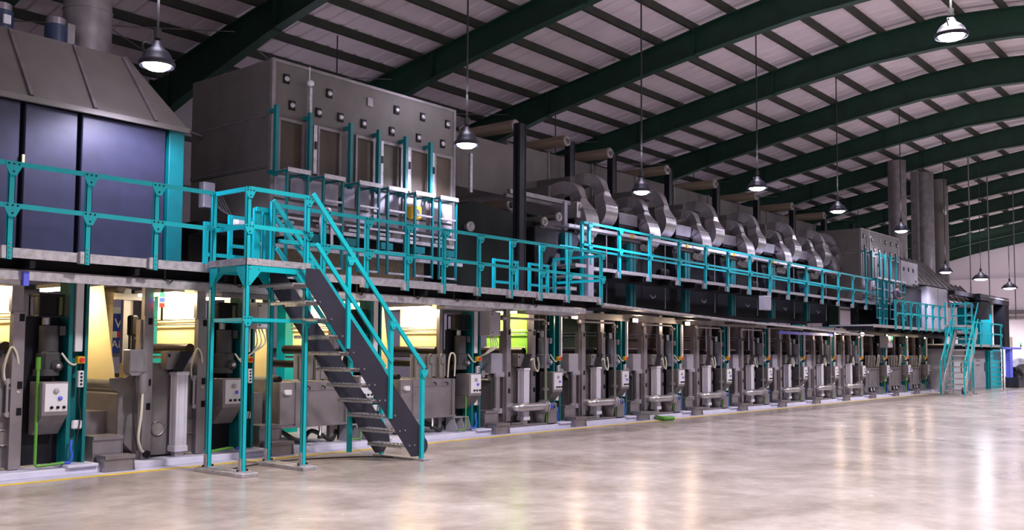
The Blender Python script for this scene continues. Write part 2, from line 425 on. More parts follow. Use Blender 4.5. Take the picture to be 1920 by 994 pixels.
WZ = 2.655
# left walkway and its continuation
def platform(label, x0, x1, y0, y1, z, lip=.10, group=None, name='walkway_deck', edge=True):
    t = thing(name, (x0, y0, z-lip), label, 'walkway', group)
    m = MB(); m.box(x0, x1, y0+.03, y1, z-.05, z); put('deck_plate', m, M['tread'], t)
    m = MB(); m.box(x0, x1, y0, y0+.03, z-lip, z+.01); put('edge_strip', m, M['galv'], t, 'bright galvanised edge strip')
    n = max(1, int((x1-x0)/1.25))
    for i in range(n+1):
        m = MB(); x = x0+.03+(x1-x0-.06)*i/n; m.box(x-.03, x+.03, y0+.03, y1, z-.2, z-.05)
        put('cross_beam', m, M['black'], t)
    m = MB(); m.box(x0, x1, y0+.35, y0+.37, z-.24, z-.05); put('side_beam', m, M['black'], t)
    return t
platform('long walkway deck along the left machine with galvanised front edge', 1.0, 16.05, 10.93, 12.9, WZ)
railing('teal railing on the left walkway in front of the navy panels', [3.62, 4.49, 5.36, 6.22], 10.88, 3.61, 3.12, 2.53, x0=2.0, x1=7.03, group=None)
railing('teal railing on the walkway right of the stair, before the windowed oven', [8.85, 9.68, 10.53, 11.37, 12.24, 13.11, 13.97, 14.83, 15.95], 10.88, 3.575, 3.06, 2.50, x0=8.03, x1=15.98)
# short return railing at the end of the walkway
t = thing('railing', (15.15, 10.88, 2.6), 'short teal gate railing returning across the end of the left walkway', 'railing')
for z in (3.5, 3.0): 
    m = MB(); m.beam((15.95, 10.9, z), (16.0, 12.1, z), .03, .052); put('cross_rail', m, M['teal'], t)
for x, y in ((15.97, 12.1),):
    m = MB(); m.box(x-.03, x+.03, y-.03, y+.03, 2.66, 3.52); put('post', m, M['teal'], t)
# aluminium ledge below the walkway
m = MB()
m.box(1.0, 15.7, 11.10, 11.14, 2.325, 2.425); m.box(1.0, 15.7, 11.14, 12.3, 2.43, 2.445)
m.mat(1); m.box(4.72, 4.78, 11.04, 11.10, 2.26, 2.42)
put('service_ledge', m, [M['galv'], M['bluel']], label='long galvanised ledge under the left walkway above the machine bays', cat='ledge')
for i, (a, b) in enumerate(((3.46, 4.72), (7.3, 8.27), (11.6, 12.8), (13.75, 15.4))):
    m = MB(); m.bbox(a, b, 11.08, 11.3, 2.26, 2.32, .01)
    put('shelf_channel', m, M['steeld'], label='dark steel shelf channel hanging under the ledge, %s from the left' % ORD[i], cat='shelf', group='dark shelf channels')
HK = [4.6, 6.9, 8.0, 10.3, 11.6, 12.6, 14.9]
for xh in HK:
    x = xh
    m = MB(); x *= .94; m.cyl((x, 11.12, 2.42), (x, 11.12, 2.62), .014, 6); m.tube(spline([(x, 11.09, 2.44), (x+.05, 11.07, 2.40), (x+.1, 11.10, 2.44)], 4), .01, 5)
    put('hanger_hook', m, M['rubber'], label='small black hook between walkway and ledge, %s from the left' % ORD[HK.index(xh)], cat='hook', group='black hooks under the walkway')

# ---------------------------------------------------------------- stair towers
def stair_tower(ox, oy, d, labt, labs, smat='anth'):
    """d=-1: stair foot to the right (+X) of the tower, d=+1 mirrored. ox = foot X of the stair"""
    X = lambda a: ox - d*a          # a = distance from foot towards the tower (negative X side for d=+1)
    t = thing('stair_landing', (X(2.22), oy+.72, 0), labt, 'landing')
    XA, XB = X(1.79), X(2.71); YA, YB = oy+.36, oy+1.11
    for x in (XA, XB):
        for y in (YA, YB):
            m = MB(); m.box(x-.03, x+.03, y-.03, y-.024, .05, 3.60); m.box(x-.03, x-.024, y-.03, y+.03, .05, 3.60); m.box(x+.024, x+.03, y-.03, y+.03, .05, 3.60); m.box(x-.03, x+.03, y+.02, y+.026, .05, 3.60)
            put('post', m, M['teal'], t)
            m = MB(); m.box(x-.09, x+.09, y-.07, y+.07, .05, .062); m.box(x-.045, x-.033, y-.03, y+.03, .05, .22); m.mat(1)
            for bx in (-.07, .07):
                m.cyl((x+bx, y, .06), (x+bx, y, .085), .014, 6)
            put('foot_bracket', m, [M['galv'], M['blackb']], t)
    for x in (XA, XB):
        m = MB(); m.bbox(x-.12, x+.12, YA-.17, YB+.12, 0, .05, .006); put('base_plate', m, M['galv'], t, 'grey floor plate')
    lo_, hi_ = min(XA, XB), max(XA, XB)
    m = MB(); m.box(lo_-.02, hi_+.02, YA-.02, YB+.02, 2.64, 2.655); m.box(lo_-.04, hi_+.04, YA-.04, YA-.03, 2.615, 2.70); m.box(lo_-.04, lo_-.03, YA-.04, YB+.03, 2.615, 2.70)
    put('deck_plate', m, M['tread'], t)
    m = MB()
    for y in (YA, YB): m.box(lo_, hi_, y-.03, y+.0, 2.54, 2.615)
    for x in (lo_, hi_): m.box(x-.02, x+.02, YA, YB, 2.54, 2.615)
    put('deck_frame', m, M['teal'], t)
    for x, sx in ((lo_, 1), (hi_, -1)):
        for y, sy in ((YA, 1), (YB, -1)):
            m = MB(); m.prism([(x+sx*.0, 2.60), (x+sx*.19, 2.60), (x+sx*.19, 2.55), (x+sx*.03, 2.36), (x, 2.36)], 'y', y-.036*sy-.004, y-.036*sy+.004)
            m.prism([(y, 2.60), (y+sy*.17, 2.60), (y+sy*.17, 2.55), (y+sy*.03, 2.36), (y, 2.36)], 'x', x-.034*sx-.004, x-.034*sx+.004)
            m.mat(1)
            for bx, bz in ((.02, 2.57), (.15, 2.57), (.02, 2.40)): m.cyl((x+sx*bx, y-.05*sy, z_ := bz), (x+sx*bx, y-.036*sy, z_), .011, 6)
            put('gusset_plate', m, [M['teal'], M['steelb']], t)
    # guard rails: outer end, front and low ties
    for z in (3.575, 3.10):
        m = MB(); m.beam((lo_, YA-.03, z), (hi_, YA-.03, z), .02, .055); put('guard_rail', m, M['teal'], t)
        m = MB(); m.beam((XB, YA, z), (XB, YB, z), .02, .055); put('guard_rail', m, M['teal'], t)
    m = MB(); m.beam((lo_, YA-.03, 1.93), (hi_, YA-.03, 1.93), .02, .045); m.beam((XB, YA, 1.93), (XB, YB, 1.93), .02, .045); m.beam((XB, YB, 1.93), (XA, YB, 1.93), .02, .045)
    m.beam((XA, YA-.03, 1.93), (X(1.2), YA-.2, 1.93), .02, .045)
    put('tie_rail', m, M['teal'], t)
    for x in (XA, XB):
        for z in (3.55, 3.10, 1.95):
            m = MB(); gus(m, x, z, YA-.042, .8); put('gusset_plate', m, [M['teal'], M['blackb']], t)
    # stair flight
    s = thing('stair_flight', (ox, oy+.38, 0), labs, 'stairs')
    for y in (oy+.0, oy+.75):
        m = MB(); dy = .012
        # stringer: wide plate
        p = [(X(.0), .06), (X(.16), .06), (X(2.07), 2.40), (X(2.07), 2.60), (X(1.86), 2.60), (X(-.09), .38), (X(-.12), .22)]
        m.prism(p, 'y', y, y+dy); m.mat(1)
        for k in range(10):
            zz = .20+.2175*k; xx = .13+.193*k
            for q in (0, .1): m.cyl((X(xx+q-.02), y-.012, zz+.02), (X(xx+q-.02), y, zz+.02), .013, 6)
        put('stringer', m, [M[smat], M['steelb']], s, 'dark anthracite side plate' if smat == 'anth' else 'pale side plate')
    for k in range(11):
        zz = .225+.2175*k; xx = .10+.193*k
        m = MB(); a, b = X(xx), X(xx+.23)
        m.box(a, b, oy+.02, oy+.74, zz-.006, zz+.004); m.box(a, a-d*.006, oy+.02, oy+.74, zz-.05, zz); m.box(b, b+d*.006, oy+.02, oy+.74, zz-.04, zz)
        for j in range(9):
            for i in range(3): m.beam((a-d*(.03+.07*i), oy+.06+j*.08, zz+.006), (a-d*(.05+.07*i), oy+.09+j*.08, zz+.006), .012, .008)
        put('tread', m, M['tread'], s)
    for y in (oy-.035, oy+.80):
        for xa, za, zb_ in ((-.02, .03, 1.30), (.60, .10 if y > oy else .62, 1.99), (1.38, 1.58, 2.84)):
            m = MB(); m.box(X(xa)-.03, X(xa)+.03, y, y+.05, za, zb_); put('handrail_post', m, M['teal'], s)
        m = MB(); m.beam((X(-.03), y-.01, 1.31), (X(2.02), y-.01, 3.555), .03, .06); put('handrail', m, M['teal'], s)
        m = MB(); m.beam((X(.60), y-.01, 1.40), (X(1.95), y-.01, 2.92), .03, .055); put('mid_rail', m, M['teal'], s)
        for a, z in ((-.02, 1.27), (.60, 1.95), (1.38, 2.78)):
            m = MB(); gus(m, X(a), z, y-.026, .75); put('gusset_plate', m, [M['teal'], M['steelb']], s)
    m = MB(); m.box(X(.08), X(-.10), oy-.16, oy+.90, 0, .028); put('base_plate', m, M['galv'], s, 'flat grey floor plate')
    m = MB(); m.cyl((X(-.06), oy+.03, .2), (X(-.06), oy+.06, .2), .13, 20); put('round_plate', m, M['anth'], s)
    return t, s
stair_tower(9.73, 9.77, 1, 'tall teal stair landing on two grey floor plates left of the near stair', 'near metal stair with dark side plates and teal handrails')
# doubled posts at the top of the stair, on the walkway
t = thing('stair_gate_frame', (8.3, 11.2, 2.65), 'teal double post frame with sloping brace at the top of the near stair', 'frame')
for x in (7.78, 7.93): 
    m = MB(); m.box(x-.05, x+.05, 11.0, 11.05, 2.66, 3.5); put('post', m, M['teal'], t)
m = MB(); m.beam((7.98, 10.96, 3.45), (8.75, 10.96, 2.70), .03, .06); m.beam((7.73, 10.97, 3.48), (8.1, 10.97, 3.48), .04, .06); put('brace', m, M['teal'], t)

# ================================================================== LEFT OVEN WITH NAVY PANELS AND HOOD
t = thing('drying_oven', (5, 12.5, 2.66), 'oven with three navy panels under a sloping grey hood at the far left', 'oven')
ex = [2.0, 3.6, 5.27, 5.99, 7.28]
ex = [1.6, 3.4, 5.26, 6.00, 7.28]
for a, b in zip(ex, ex[1:]):
    m = MB(); m.bbox(a+.03, b-.03, 12.5, 12.58, 2.68, 4.70, .012); put('panel', m, M['navy'], t)
m = MB(); m.box(1.6, 7.28, 12.60, 15.0, 2.66, 4.72); put('body', m, M['black'], t)
m = MB(); m.bbox(7.29, 7.53, 12.47, 12.9, 2.66, 4.72, .01); m.box(7.29, 7.53, 12.9, 15.0, 2.66, 4.72); put('corner_post', m, M['dteal'], t, 'teal corner post')
m = MB(); m.box(5.255, 5.285, 12.46, 12.49, 3.86, 4.02); put('door_latch', m, M['cream'], t, 'small cream latch strip')
m = MB()
hp = [(1.6,12.42,4.75),(7.56,12.42,4.75),(7.02,13.25,5.85),(1.6,13.25,5.85),(1.6,15.5,4.75),(7.56,15.5,4.75),(7.02,14.7,5.85),(1.6,14.7,5.85)]
m.v += hp
for q in ((0,1,2,3),(1,5,6,2),(5,4,7,6),(4,0,3,7),(3,2,6,7),(0,4,5,1)): m.face(list(q))
m.box(1.6, 7.57, 12.40, 12.46, 4.70, 4.77)
hood = put('hood', m, M['hood'], t, 'sloping grey sheet hood')
for xt, xb in ((2.4,2.4),(3.4,3.4),(4.4,4.4),(5.35,5.33),(6.22,6.17),(6.95,7.05)):
    m = MB(); m.beam((xb, 12.43, 4.79), (xt, 13.22, 5.83), .045, .035, up=(0,-1,.7)); put('rib', m, M['steeld'], hood)
m = MB(); m.beam((7.5,12.5,4.80),(7.0,13.25,5.86),.03,.03); put('rib', m, M['steeld'], hood)
t = thing('exhaust_duct', (6.78, 14.0, 5.8), 'round brown-grey exhaust duct rising from the left oven hood', 'duct')
for a, b in ((5.55, 6.62), (6.62, 9.4)):
    m = MB(); m.cyl((6.78, 14.0, a), (6.78, 14.0, b), .345 if a < 6 else .34, 32); m.cyl((6.78,14.0,a-.0),(6.78,14.0,a+.03),.355,32); put('duct_section', m, M['steeld'], t)
for i, px in enumerate((104, 2)):
    q = aty(px, 75 if i == 0 else 45, 13.7); t = thing('fan_motor', (q.x, 13.7, 5.85), ['blue fan motor with steel cap on the hood beside the duct', 'blue fan motor at the left picture edge on the hood'][i], 'motor')
    x, z = q.x, 5.84
    m = MB(); m.cyl((x, 13.7, z), (x, 13.7, z+.36), .15, 16)
    for k in range(12): m.beam((x+.15*cos(k*pi/6), 13.7+.15*sin(k*pi/6), z+.03), (x+.15*cos(k*pi/6), 13.7+.15*sin(k*pi/6), z+.32), .012, .03)
    put('body', m, M['blue'], t)
    m = MB(); m.cyl((x, 13.7, z+.36), (x, 13.7, z+.46), .13, 16); put('cap', m, M['steel'], t)
    m = MB(); m.bbox(x+.12, x+.24, 13.6, 13.8, z+.02, z+.42, .01) if i == 0 else m.bbox(x-.04, x+.06, 13.52, 13.56, z+.15, z+.28, .005); put('terminal_box' if i else 'mount', m, M['steeld'] if i == 0 else M['white'], t)
# pipes between hood and cabinet
m = MB(); m.tube(spline([(7.0,14.2,5.55),(7.7,14.2,5.42),(8.3,14.2,5.35),(8.5,14.2,5.28)],4), .03, 8)
put('vent_pipe', m, M['steelb'], label='thin bright pipe between the hood and the grey oven', cat='pipe')
m = MB(); m.tube([(8.35,14.4,4.2),(8.35,14.4,5.28),(8.25,14.4,5.34)], .03, 8); m.tube([(8.2,14.4,5.32),(9.0,14.4,5.2)], .028, 8)
put('vent_pipe', m, M['steelb'], label='upright thin pipe with bent top beside the grey oven', cat='pipe')

# ================================================================== WINDOWED OVENS (two)
def windowed_oven(dx, lab):
    t = thing('windowed_oven', (9.06+dx, 12.5, 3.5), lab, 'oven')
    X0, X1, Y0, Y1, Z0, Z1 = 9.06+dx, 13.3+dx, 12.5, 14.8, 3.55, 6.2
    m = MB(); m.bbox(X0, X1, Y0, Y1, Z0+.9, Z1, .012); put('body', m, M['cab'], t)
    m = MB(); m.bbox(X0+.01, X1-.01, Y0+.01, Y1, Z0, Z0+.9, .012); put('lower_body', m, M['hood'], t)  # lighter than the upper body, pendant light put into the colour
    m = MB()
    for z in (5.3, 4.5): m.box(X0-.008, X0, Y0+.1, Y1, z-.012, z+.012)
    m.box(X0-.02, X0+.05, Y0-.02, Y0+.05, Z0, Z1+.005); m.box(X0, X1, Y0-.015, Y0, Z1-.04, Z1+.01); m.box(X1-.05, X1+.01, Y0-.02, Y0+.05, Z0, Z1)
    put('trim', m, M['steeld'], t)
    wins = ((9.20,9.63),(9.99,10.41),(10.81,11.17),(11.41,11.84),(12.10,12.51),(12.75,13.15))
    for a, b in wins:
        a += dx; b += dx; z0, z1 = 4.42, 5.22; m = MB()
        m.box(a-.0, b+.05, Y0-.05, Y0, z1, z1+.05); m.box(b, b+.05, Y0-.05, Y0, z0, z1); m.box(a-.04, a, Y0-.05, Y0, z0, z1+.05); m.box(a, b, Y0-.04, Y0, z0-.03, z0)
        wdw = put('window_frame', m, M['steeld'], t)
        m = MB(); m.box(a, b, Y0-.018, Y0-.004, z0, z1); put('pane', m, M['pane'], wdw)
    for a in (9.03, 9.69, 10.55, 11.19, 11.84, 12.47):
        m = MB(); a += dx; m.box(a-.03, a+.03, Y0-.2, Y0-.13, 4.28, 5.41); m.box(a-.03, a+.03, Y0-.13, Y0, 5.3, 5.36); m.box(a-.03, a+.03, Y0-.13, Y0, 4.32, 4.38); put('guide_post', m, M['dteal'], t, 'dark teal upright guide')
    for a in (9.86, 10.58, 11.33, 12.0, 12.62):
        m = MB(); a += dx; m.box(a-.035, a+.035, Y0-.1, Y0-.06, 4.45, 5.25); m.mat(1); m.box(a-.02, a+.02, Y0-.115, Y0-.1, 4.85, 4.98); put('light_strip', m, [M['galv'], M['blackb']], t, 'pale vertical strip')
    V = ((9.32,5.92),(9.44,5.51),(10.20,5.87),(9.98,5.50),(10.45,5.51),(11.11,5.91),(10.97,5.50),(11.75,5.90),(11.64,5.49),(12.41,5.90),(12.31,5.49),(13.08,5.89),(12.95,5.49),(9.2,4.06),(10.51,4.06),(11.06,4.05),(11.71,4.04),(12.38,4.05),(13.04,4.05))
    for k, (a, z) in enumerate(V):
        m = MB(); a += dx; m.box(a-.06, a+.06, Y0-.02, Y0, z-.075, z+.075)
        if k != 5:
            m.mat(1); m.lathe((a, Y0, z), [(.045,-.02),(.045,-.04),(.02,-.045),(.001,-.045)], 10, 'y'); m.mat(0)
        put('vent_port', m, [M['black'] if k != 5 else M['steeld'], M['galv']], t)
    m = MB(); a = 9.73+dx; m.box(a-.02, a+.03, Y0-.12, Y0-.05, 3.6, 5.85); m.mat(1); m.lathe((a, Y0-.1, 5.92), [(.001,-.05),(.05,-.04),(.05,.04),(.001,.05)], 10, 'y'); m.cyl((a,Y0-.08,5.95),(a,Y0-.08,6.2),.008,5)
    put('riser', m, [M['galv'], M['white']], t)
    # lower doors
    for k in range(6):
        a = 9.12+dx+k*.70; m = MB()
        m.bbox(a, a+.26, Y0-.03, Y0+.01, 3.98, 4.34, .006); m.bbox(a+.31, a+.6, Y0-.03, Y0+.01, 3.98, 4.34, .006)
        m.bbox(a, a+.6, Y0-.025, Y0+.01, 3.75, 3.94, .006); put('access_door', m, M['cabl'], t)  # door colour has the light of the pendants painted in
    m = MB()
    for k in range(6):
        a = 9.15+dx+k*.70; m.box(a, a+.5, Y0-.08, Y0, 3.66, 3.69); m.box(a+.1, a+.35, Y0-.05, Y0, 3.58, 3.63)
    m.box(X0, X1, Y0-.05, Y0, 3.5, 3.56); put('sill', m, M['galv'], t)
    return t
windowed_oven(0, 'large grey oven block with six tall windows behind the near stair')
windowed_oven(26.15, 'far grey oven block with narrow windows behind the distant walkway')
def access_ladder(x0, x1, lab, zt=4.36, zb=2.85, group='teal access ladders before the oven windows'):
    Y = 12.0
    t = thing('access_ladder', ((x0+x1)/2, Y, zb), lab, 'ladder', group)
    for x in (x0, x1):
        m = MB(); m.box(x-.018, x+.018, Y, Y+.04, zb, zt); put('rail', m, M['dteal'], t)
    m = MB(); m.box(x0-.02, x1+.02, Y-.02, Y+.33, zt-.01, zt+.0); m.box(x0-.02, x1+.02, Y-.03, Y-.02, zt-.05, zt+.02); put('top_step', m, M['tread'], t, 'checkered galvanised top step')
    for k in range(4):
        z = zt-.40-k*.36
        m = MB(); m.box(x0, x1, Y-.0, Y+.05, z-.015, z+.015); put('rung', m, M['galv'], t)
    for xx in (x0, x1):
        m = MB(); m.beam((xx,Y+.04,zt-.03),(xx,Y+.47,zt-.03),.03,.03); put('wall_tie', m, M['dteal'], t)
for k, (a, b) in enumerate(((9.02,9.42),(9.73,10.13),(10.47,10.92),(11.13,11.54),(11.78,12.22),(12.40,12.84))):
    access_ladder(a, b, 'teal ladder with checkered top step before the near oven, %s from the left' % ORD[k])
for k, a in enumerate((35.4, 36.1, 36.85, 37.5, 38.2)):
    access_ladder(a, a+.42, 'teal ladder before the far windowed oven, %s from the left' % ORD[k], group='teal ladders at the far oven')
# structure below the oven: rollers, frames and beams between walkway and oven
t = thing('oven_support_frame', (11, 12.6, 2.66), 'dark support frame with teal brackets under the near windowed oven', 'frame')
m = MB(); m.box(8.2, 13.6, 12.9, 14.9, 3.36, 3.55); m.box(8.2, 13.6, 13.4, 14.9, 2.66, 3.36); put('dark_body', m, M['black'], t)
m = MB(); m.box(8.6, 13.5, 12.45, 12.5, 3.18, 3.24); m.box(7.6, 13.5, 12.6, 12.65, 2.80, 2.85); put('galvanised_rail', m, M['galv'], t)
for x in (8.9, 9.9, 10.7, 11.5, 12.3, 13.1):
    m = MB(); m.box(x-.14, x+.14, 12.42, 12.5, 3.34, 3.46); m.box(x-.05, x+.05, 12.42, 12.5, 3.26, 3.34); put('teal_bracket', m, M['dteal'], t)
m = MB(); m.box(9.4, 13.3, 13.3, 13.38, 2.7, 3.3); put('backing_panel', m, M['wood'], t, 'brown panel seen under the oven')
m = MB(); m.cyl((9.2,12.5,3.42),(9.2,12.35,3.42),.07,14); m.cyl((9.6,12.5,3.42),(9.6,12.35,3.42),.07,14); m.cyl((9.2,12.4,3.42),(9.6,12.4,3.42),.035,8); put('shaft', m, M['steelb'], t)
m = MB(); m.tube(spline([(10.1,12.42,3.2),(10.0,12.4,3.5),(10.02,12.42,3.8),(10.15,12.45,3.92),(10.25,12.45,3.8),(10.25,12.42,3.3)],4), .03, 8)
put('corrugated_hose', m, M['steelb'], label='silver bent hose hanging below the second oven window', cat='hose')
m = MB(); m.bbox(12.03,12.3,12.35,12.5,3.95,4.2,.03); m.mat(1); m.cyl((12.16,12.34,4.06),(12.16,12.35,4.06),.07,14)
put('drive_unit', m, [M['yel'], M['steelb']], label='small yellow drive unit on the near oven front', cat='motor')
# secondary rail frames and small rack behind the walkway rail on the left
for k, (xa, xb, yy, zz) in enumerate(((7.95, 8.4, 11.9, 3.5), (7.3, 8.0, 11.5, 3.3), (13.9, 14.6, 12.0, 3.35), (15.0, 15.6, 12.0, 3.35))):
    t = thing('guard_frame', ((xa+xb)/2, yy, 2.66), 'small teal guard frame behind the walkway rail, %s from the left' % ORD[k], 'frame', 'small teal guard frames')
    for x in (xa, xb):
        m = MB(); m.box(x-.03, x+.03, yy-.025, yy+.025, 2.66, zz); put('post', m, M['teal'], t)
    for z in (zz-.03, zz-.45):
        m = MB(); m.beam((xa, yy-.03, z), (xb, yy-.03, z), .02, .05); put('rail', m, M['teal'], t)
t = thing('control_cabinet', (8.45, 12.3, 2.7), 'white junction stand with black cables left of the near oven', 'cabinet')
m = MB(); m.bbox(8.25, 8.6, 12.15, 12.3, 3.42, 3.52, .01); m.box(8.52, 8.6, 12.15, 12.28, 2.66, 3.45); put('bracket', m, M['white'], t)
m = MB(); m.bbox(8.2, 8.4, 13.0, 13.15, 3.75, 4.15, .01); put('valve_block', m, M['cabl'], t)
m = MB()
for k in range(5): m.tube(spline([(8.25+.05*k,12.9,3.95),(8.2+.07*k,12.6,3.7-.04*k),(8.35,12.4,3.55),(8.4+.03*k,12.25,3.5)],4), .014, 5)
put('cable', m, M['rubber'], t)
#PART3
# ================================================================== MACHINE BAYS
P = 2.51
XB0 = 15.96        # base of the unit that is modelled for the copied pipe bays
def tealcol(x0, lab, strip=True, dark=False):
    """column at the right end of the bay starting at x0"""
    a, b = x0+2.26, x0+2.51
    t = thing('machine_column', ((a+b)/2, 11.95, .09), lab, 'column')
    m = MB(); m.box(a, a+.012, 11.93, 12.2, .12, 2.45); m.box(b-.012, b, 11.93, 12.2, .12, 2.45); m.box(a, b, 12.05, 12.062, .12, 2.45)
    m.box(a-.0, a+.05, 11.92, 11.93, .12, 2.45); m.box(b-.04, b, 11.92, 11.93, .12, 2.45)
    put('steel_section', m, M['dteal'], t)
    m = MB(); m.bbox(a-.06, b+.08, 11.70, 12.25, .09, .125, .008); put('foot_pad', m, M['paleconc'], t)
    if strip:
        m = MB(); m.bbox(a+.09, a+.19, 11.94, 12.0, 1.52, 2.40, .006); put('cable_duct', m, M['white'], t, 'white vertical cable duct')
    else:
        m = MB(); m.bbox(b-.045, b, 11.88, 11.94, 1.45, 2.42, .006); put('cable_duct', m, M['alu'], t, 'silver vertical cable duct')
    m = MB(); m.bbox(a+.10, a+.19, 11.86, 11.94, 1.37, 1.46, .01); m.mat(1); m.cyl((a+.145,11.84,1.415),(a+.145,11.86,1.415),.03,10)
    put('emergency_stop', m, [M['yel'], M['red']], t, 'yellow emergency stop box')
    m = MB(); m.bbox(a+.12, a+.19, 11.88, 11.94, 1.07, 1.28, .008); m.mat(1)
    for k in range(4): m.cyl((a+.155, 11.87, 1.11+.045*k), (a+.155, 11.88, 1.11+.045*k), .015, 8)
    put('push_button_box', m, [M['white'], M['blackb']], t, 'white push button box')
    m = MB(); m.tube(spline([(a+.15,11.9,1.07),(a+.13,11.88,.9),(a+.16,11.88,.7),(a+.12,11.9,.35)],4), .008, 5); m.tube([(a+.155,11.9,1.37),(a+.155,11.9,1.28)],.01,5); put('cable', m, M['rubber'], t)
    m = MB(); m.bbox(a+.07, a+.2, 11.9, 11.94, .55, .66, .02); put('socket_plate', m, M['white'], t, 'white rounded cover plate')
    m = MB(); m.tube(spline([(a+.02,11.86,.12),(a+.05,11.84,.22),(a+.03,11.84,.32),(a+.05,11.86,.42)],4), .018, 6); m.tube([(a+.02,11.86,.15),(a-.08,11.86,.14)], .015, 6)
    put('blue_hose', m, M['bluep'], t, 'blue hose at the column foot')
    return t
def gearmotor(x0, lab, big=True, x=None):
    x = x0+2.03 if x is None else x; Y = 12.05
    t = thing('gear_motor', (x, Y, 1.2), lab, 'motor'); mm = M['motor'] if big else M['motorb']
    m = MB(); z0, z1 = (1.97, 2.20) if big else (2.02, 2.36)
    r = .16 if big else .12
    m.cyl((x, Y, z0), (x, Y, z1), r*.9, 16); m.bbox(x-r, x+r, Y-r, Y+r, z0-.03, z0, .01); m.bbox(x-r, x+r, Y-r, Y+r, z1, z1+.03, .01)
    for sx in (-1,1):
        for sy in (-1,1): m.cyl((x+sx*r*.9, Y+sy*r*.9, z0), (x+sx*r*.9, Y+sy*r*.9, z1), .012, 6)
    put('brake_actuator', m, M['black'], t, 'black actuator with corner rods')
    m = MB(); m.cyl((x, Y, 1.85), (x, Y, z0-.02), .05, 10); put('shaft_coupling', m, M['steelb'], t, 'bright shaft coupling')
    m = MB(); m.cyl((x+.04, Y, 1.52), (x+.04, Y, 1.84), .115, 18)
    for k in range(14): m.beam((x+.04+.118*cos(k*pi/7), Y+.118*sin(k*pi/7), 1.54), (x+.04+.118*cos(k*pi/7), Y+.118*sin(k*pi/7), 1.74), .012, .02)
    put('motor_body', m, mm, t); m = MB(); m.bbox(x+.12, x+.2, Y-.12, Y-.02, 1.72, 1.84, .01); put('terminal_box', m, mm, t)
    m = MB(); m.bbox(x-.08, x+.16, Y-.12, Y+.12, 1.26, 1.53, .04); m.cyl((x+.02, Y-.0, 1.22), (x+.02, Y, 1.3), .15, 16)
    m.lathe((x+.09, Y-.12, 1.34), [(.07,0),(.07,-.03),(.04,-.035),(.04,-.06),(.001,-.06)], 14, 'y'); put('gearbox', m, mm, t)
    m = MB(); m.lathe((x+.09, Y-.12, 1.34), [(.032,-.061),(.028,-.075),(.001,-.075)], 12, 'y'); put('shaft_cap', m, M['steelb'], t)
    m = MB(); m.bbox(x-.22, x+.24, Y+.1, Y+.14, .12, 1.95, .01); put('back_plate', m, M['blackb'], t, 'dark mounting plate')
    m = MB(); m.tube(spline([(x+.16,Y-.1,1.5),(x+.24,Y-.14,1.38),(x+.32,Y-.14,1.36),(x+.4,Y-.1,1.45)],4), .014, 6); put('conduit', m, M['hose'], t)
    return t
def ctrl(x0, lab, off=0.):
    a, b = x0+2.10+off, x0+2.42+off
    t = thing('control_box', ((a+b)/2, 11.85, .5), lab, 'control box')
    m = MB(); m.bbox(a, b, 11.75, 12.1, .74, 1.15, .008); put('housing', m, M['steel'], t)
    m = MB(); m.prism([(11.76,.74),(12.1,.74),(12.1,.50),(12.0,.50)], 'x', a+.005, b-.005); put('chute', m, M['steeld'], t)
    m = MB(); m.bbox(a+.03, b-.015, 11.74, 11.752, .79, 1.13, .004); p = put('front_panel', m, M['white'], t, 'white front panel')
    for dx, z, r in ((.13,1.04,.032),(.18,.95,.026),(.08,.84,.018),(.155,.84,.018),(.23,.84,.018)):
        m = MB(); m.lathe((a+.03+dx, 11.74, z), [(r,0),(r,-.02),(r*.6,-.03),(.001,-.03)], 10, 'y'); m.cm = 0
        put('knob', m, M['bluel'] if (dx == .18) else M['grey'] if dx == .13 else M['black'], p)
    return t
def steps(x0, lab, two=True):
    a = x0+.10
    t = thing('step_box', (a+.2, 11.9, 0), lab, 'step')
    def tr(mb, xa, xb, ya, yb, z0, z):
        mb.box(xa, xb, ya, yb, z-.008, z); mb.box(xa, xb, ya, ya+.006, z-.045, z); mb.prism([(ya,z0),(yb,z0),(yb,z),(ya+.03,z)], 'x', xa, xa+.008); mb.prism([(ya,z0),(yb,z0),(yb,z),(ya+.03,z)], 'x', xb-.008, xb); mb.box(xa, xb, yb-.02, yb-.012, z0, z); mb.box(xa, xb, ya+.03, ya+.036, z0, z)
    m = MB(); tr(m, a+.02, a+.42, 11.62, 11.86, .01, .21); put('lower_step', m, M['steel'], t)
    m = MB(); tr(m, a-.02, a+.38, 11.86, 12.2, .09, .44 if two else .26); put('upper_step', m, M['steel'], t)
    return t
def slots(m, x, y, zs):
    m.mat(1)
    for z in zs: m.box(x-.03, x+.03, y-.004, y, z-.045, z+.045)
    m.mat(0)
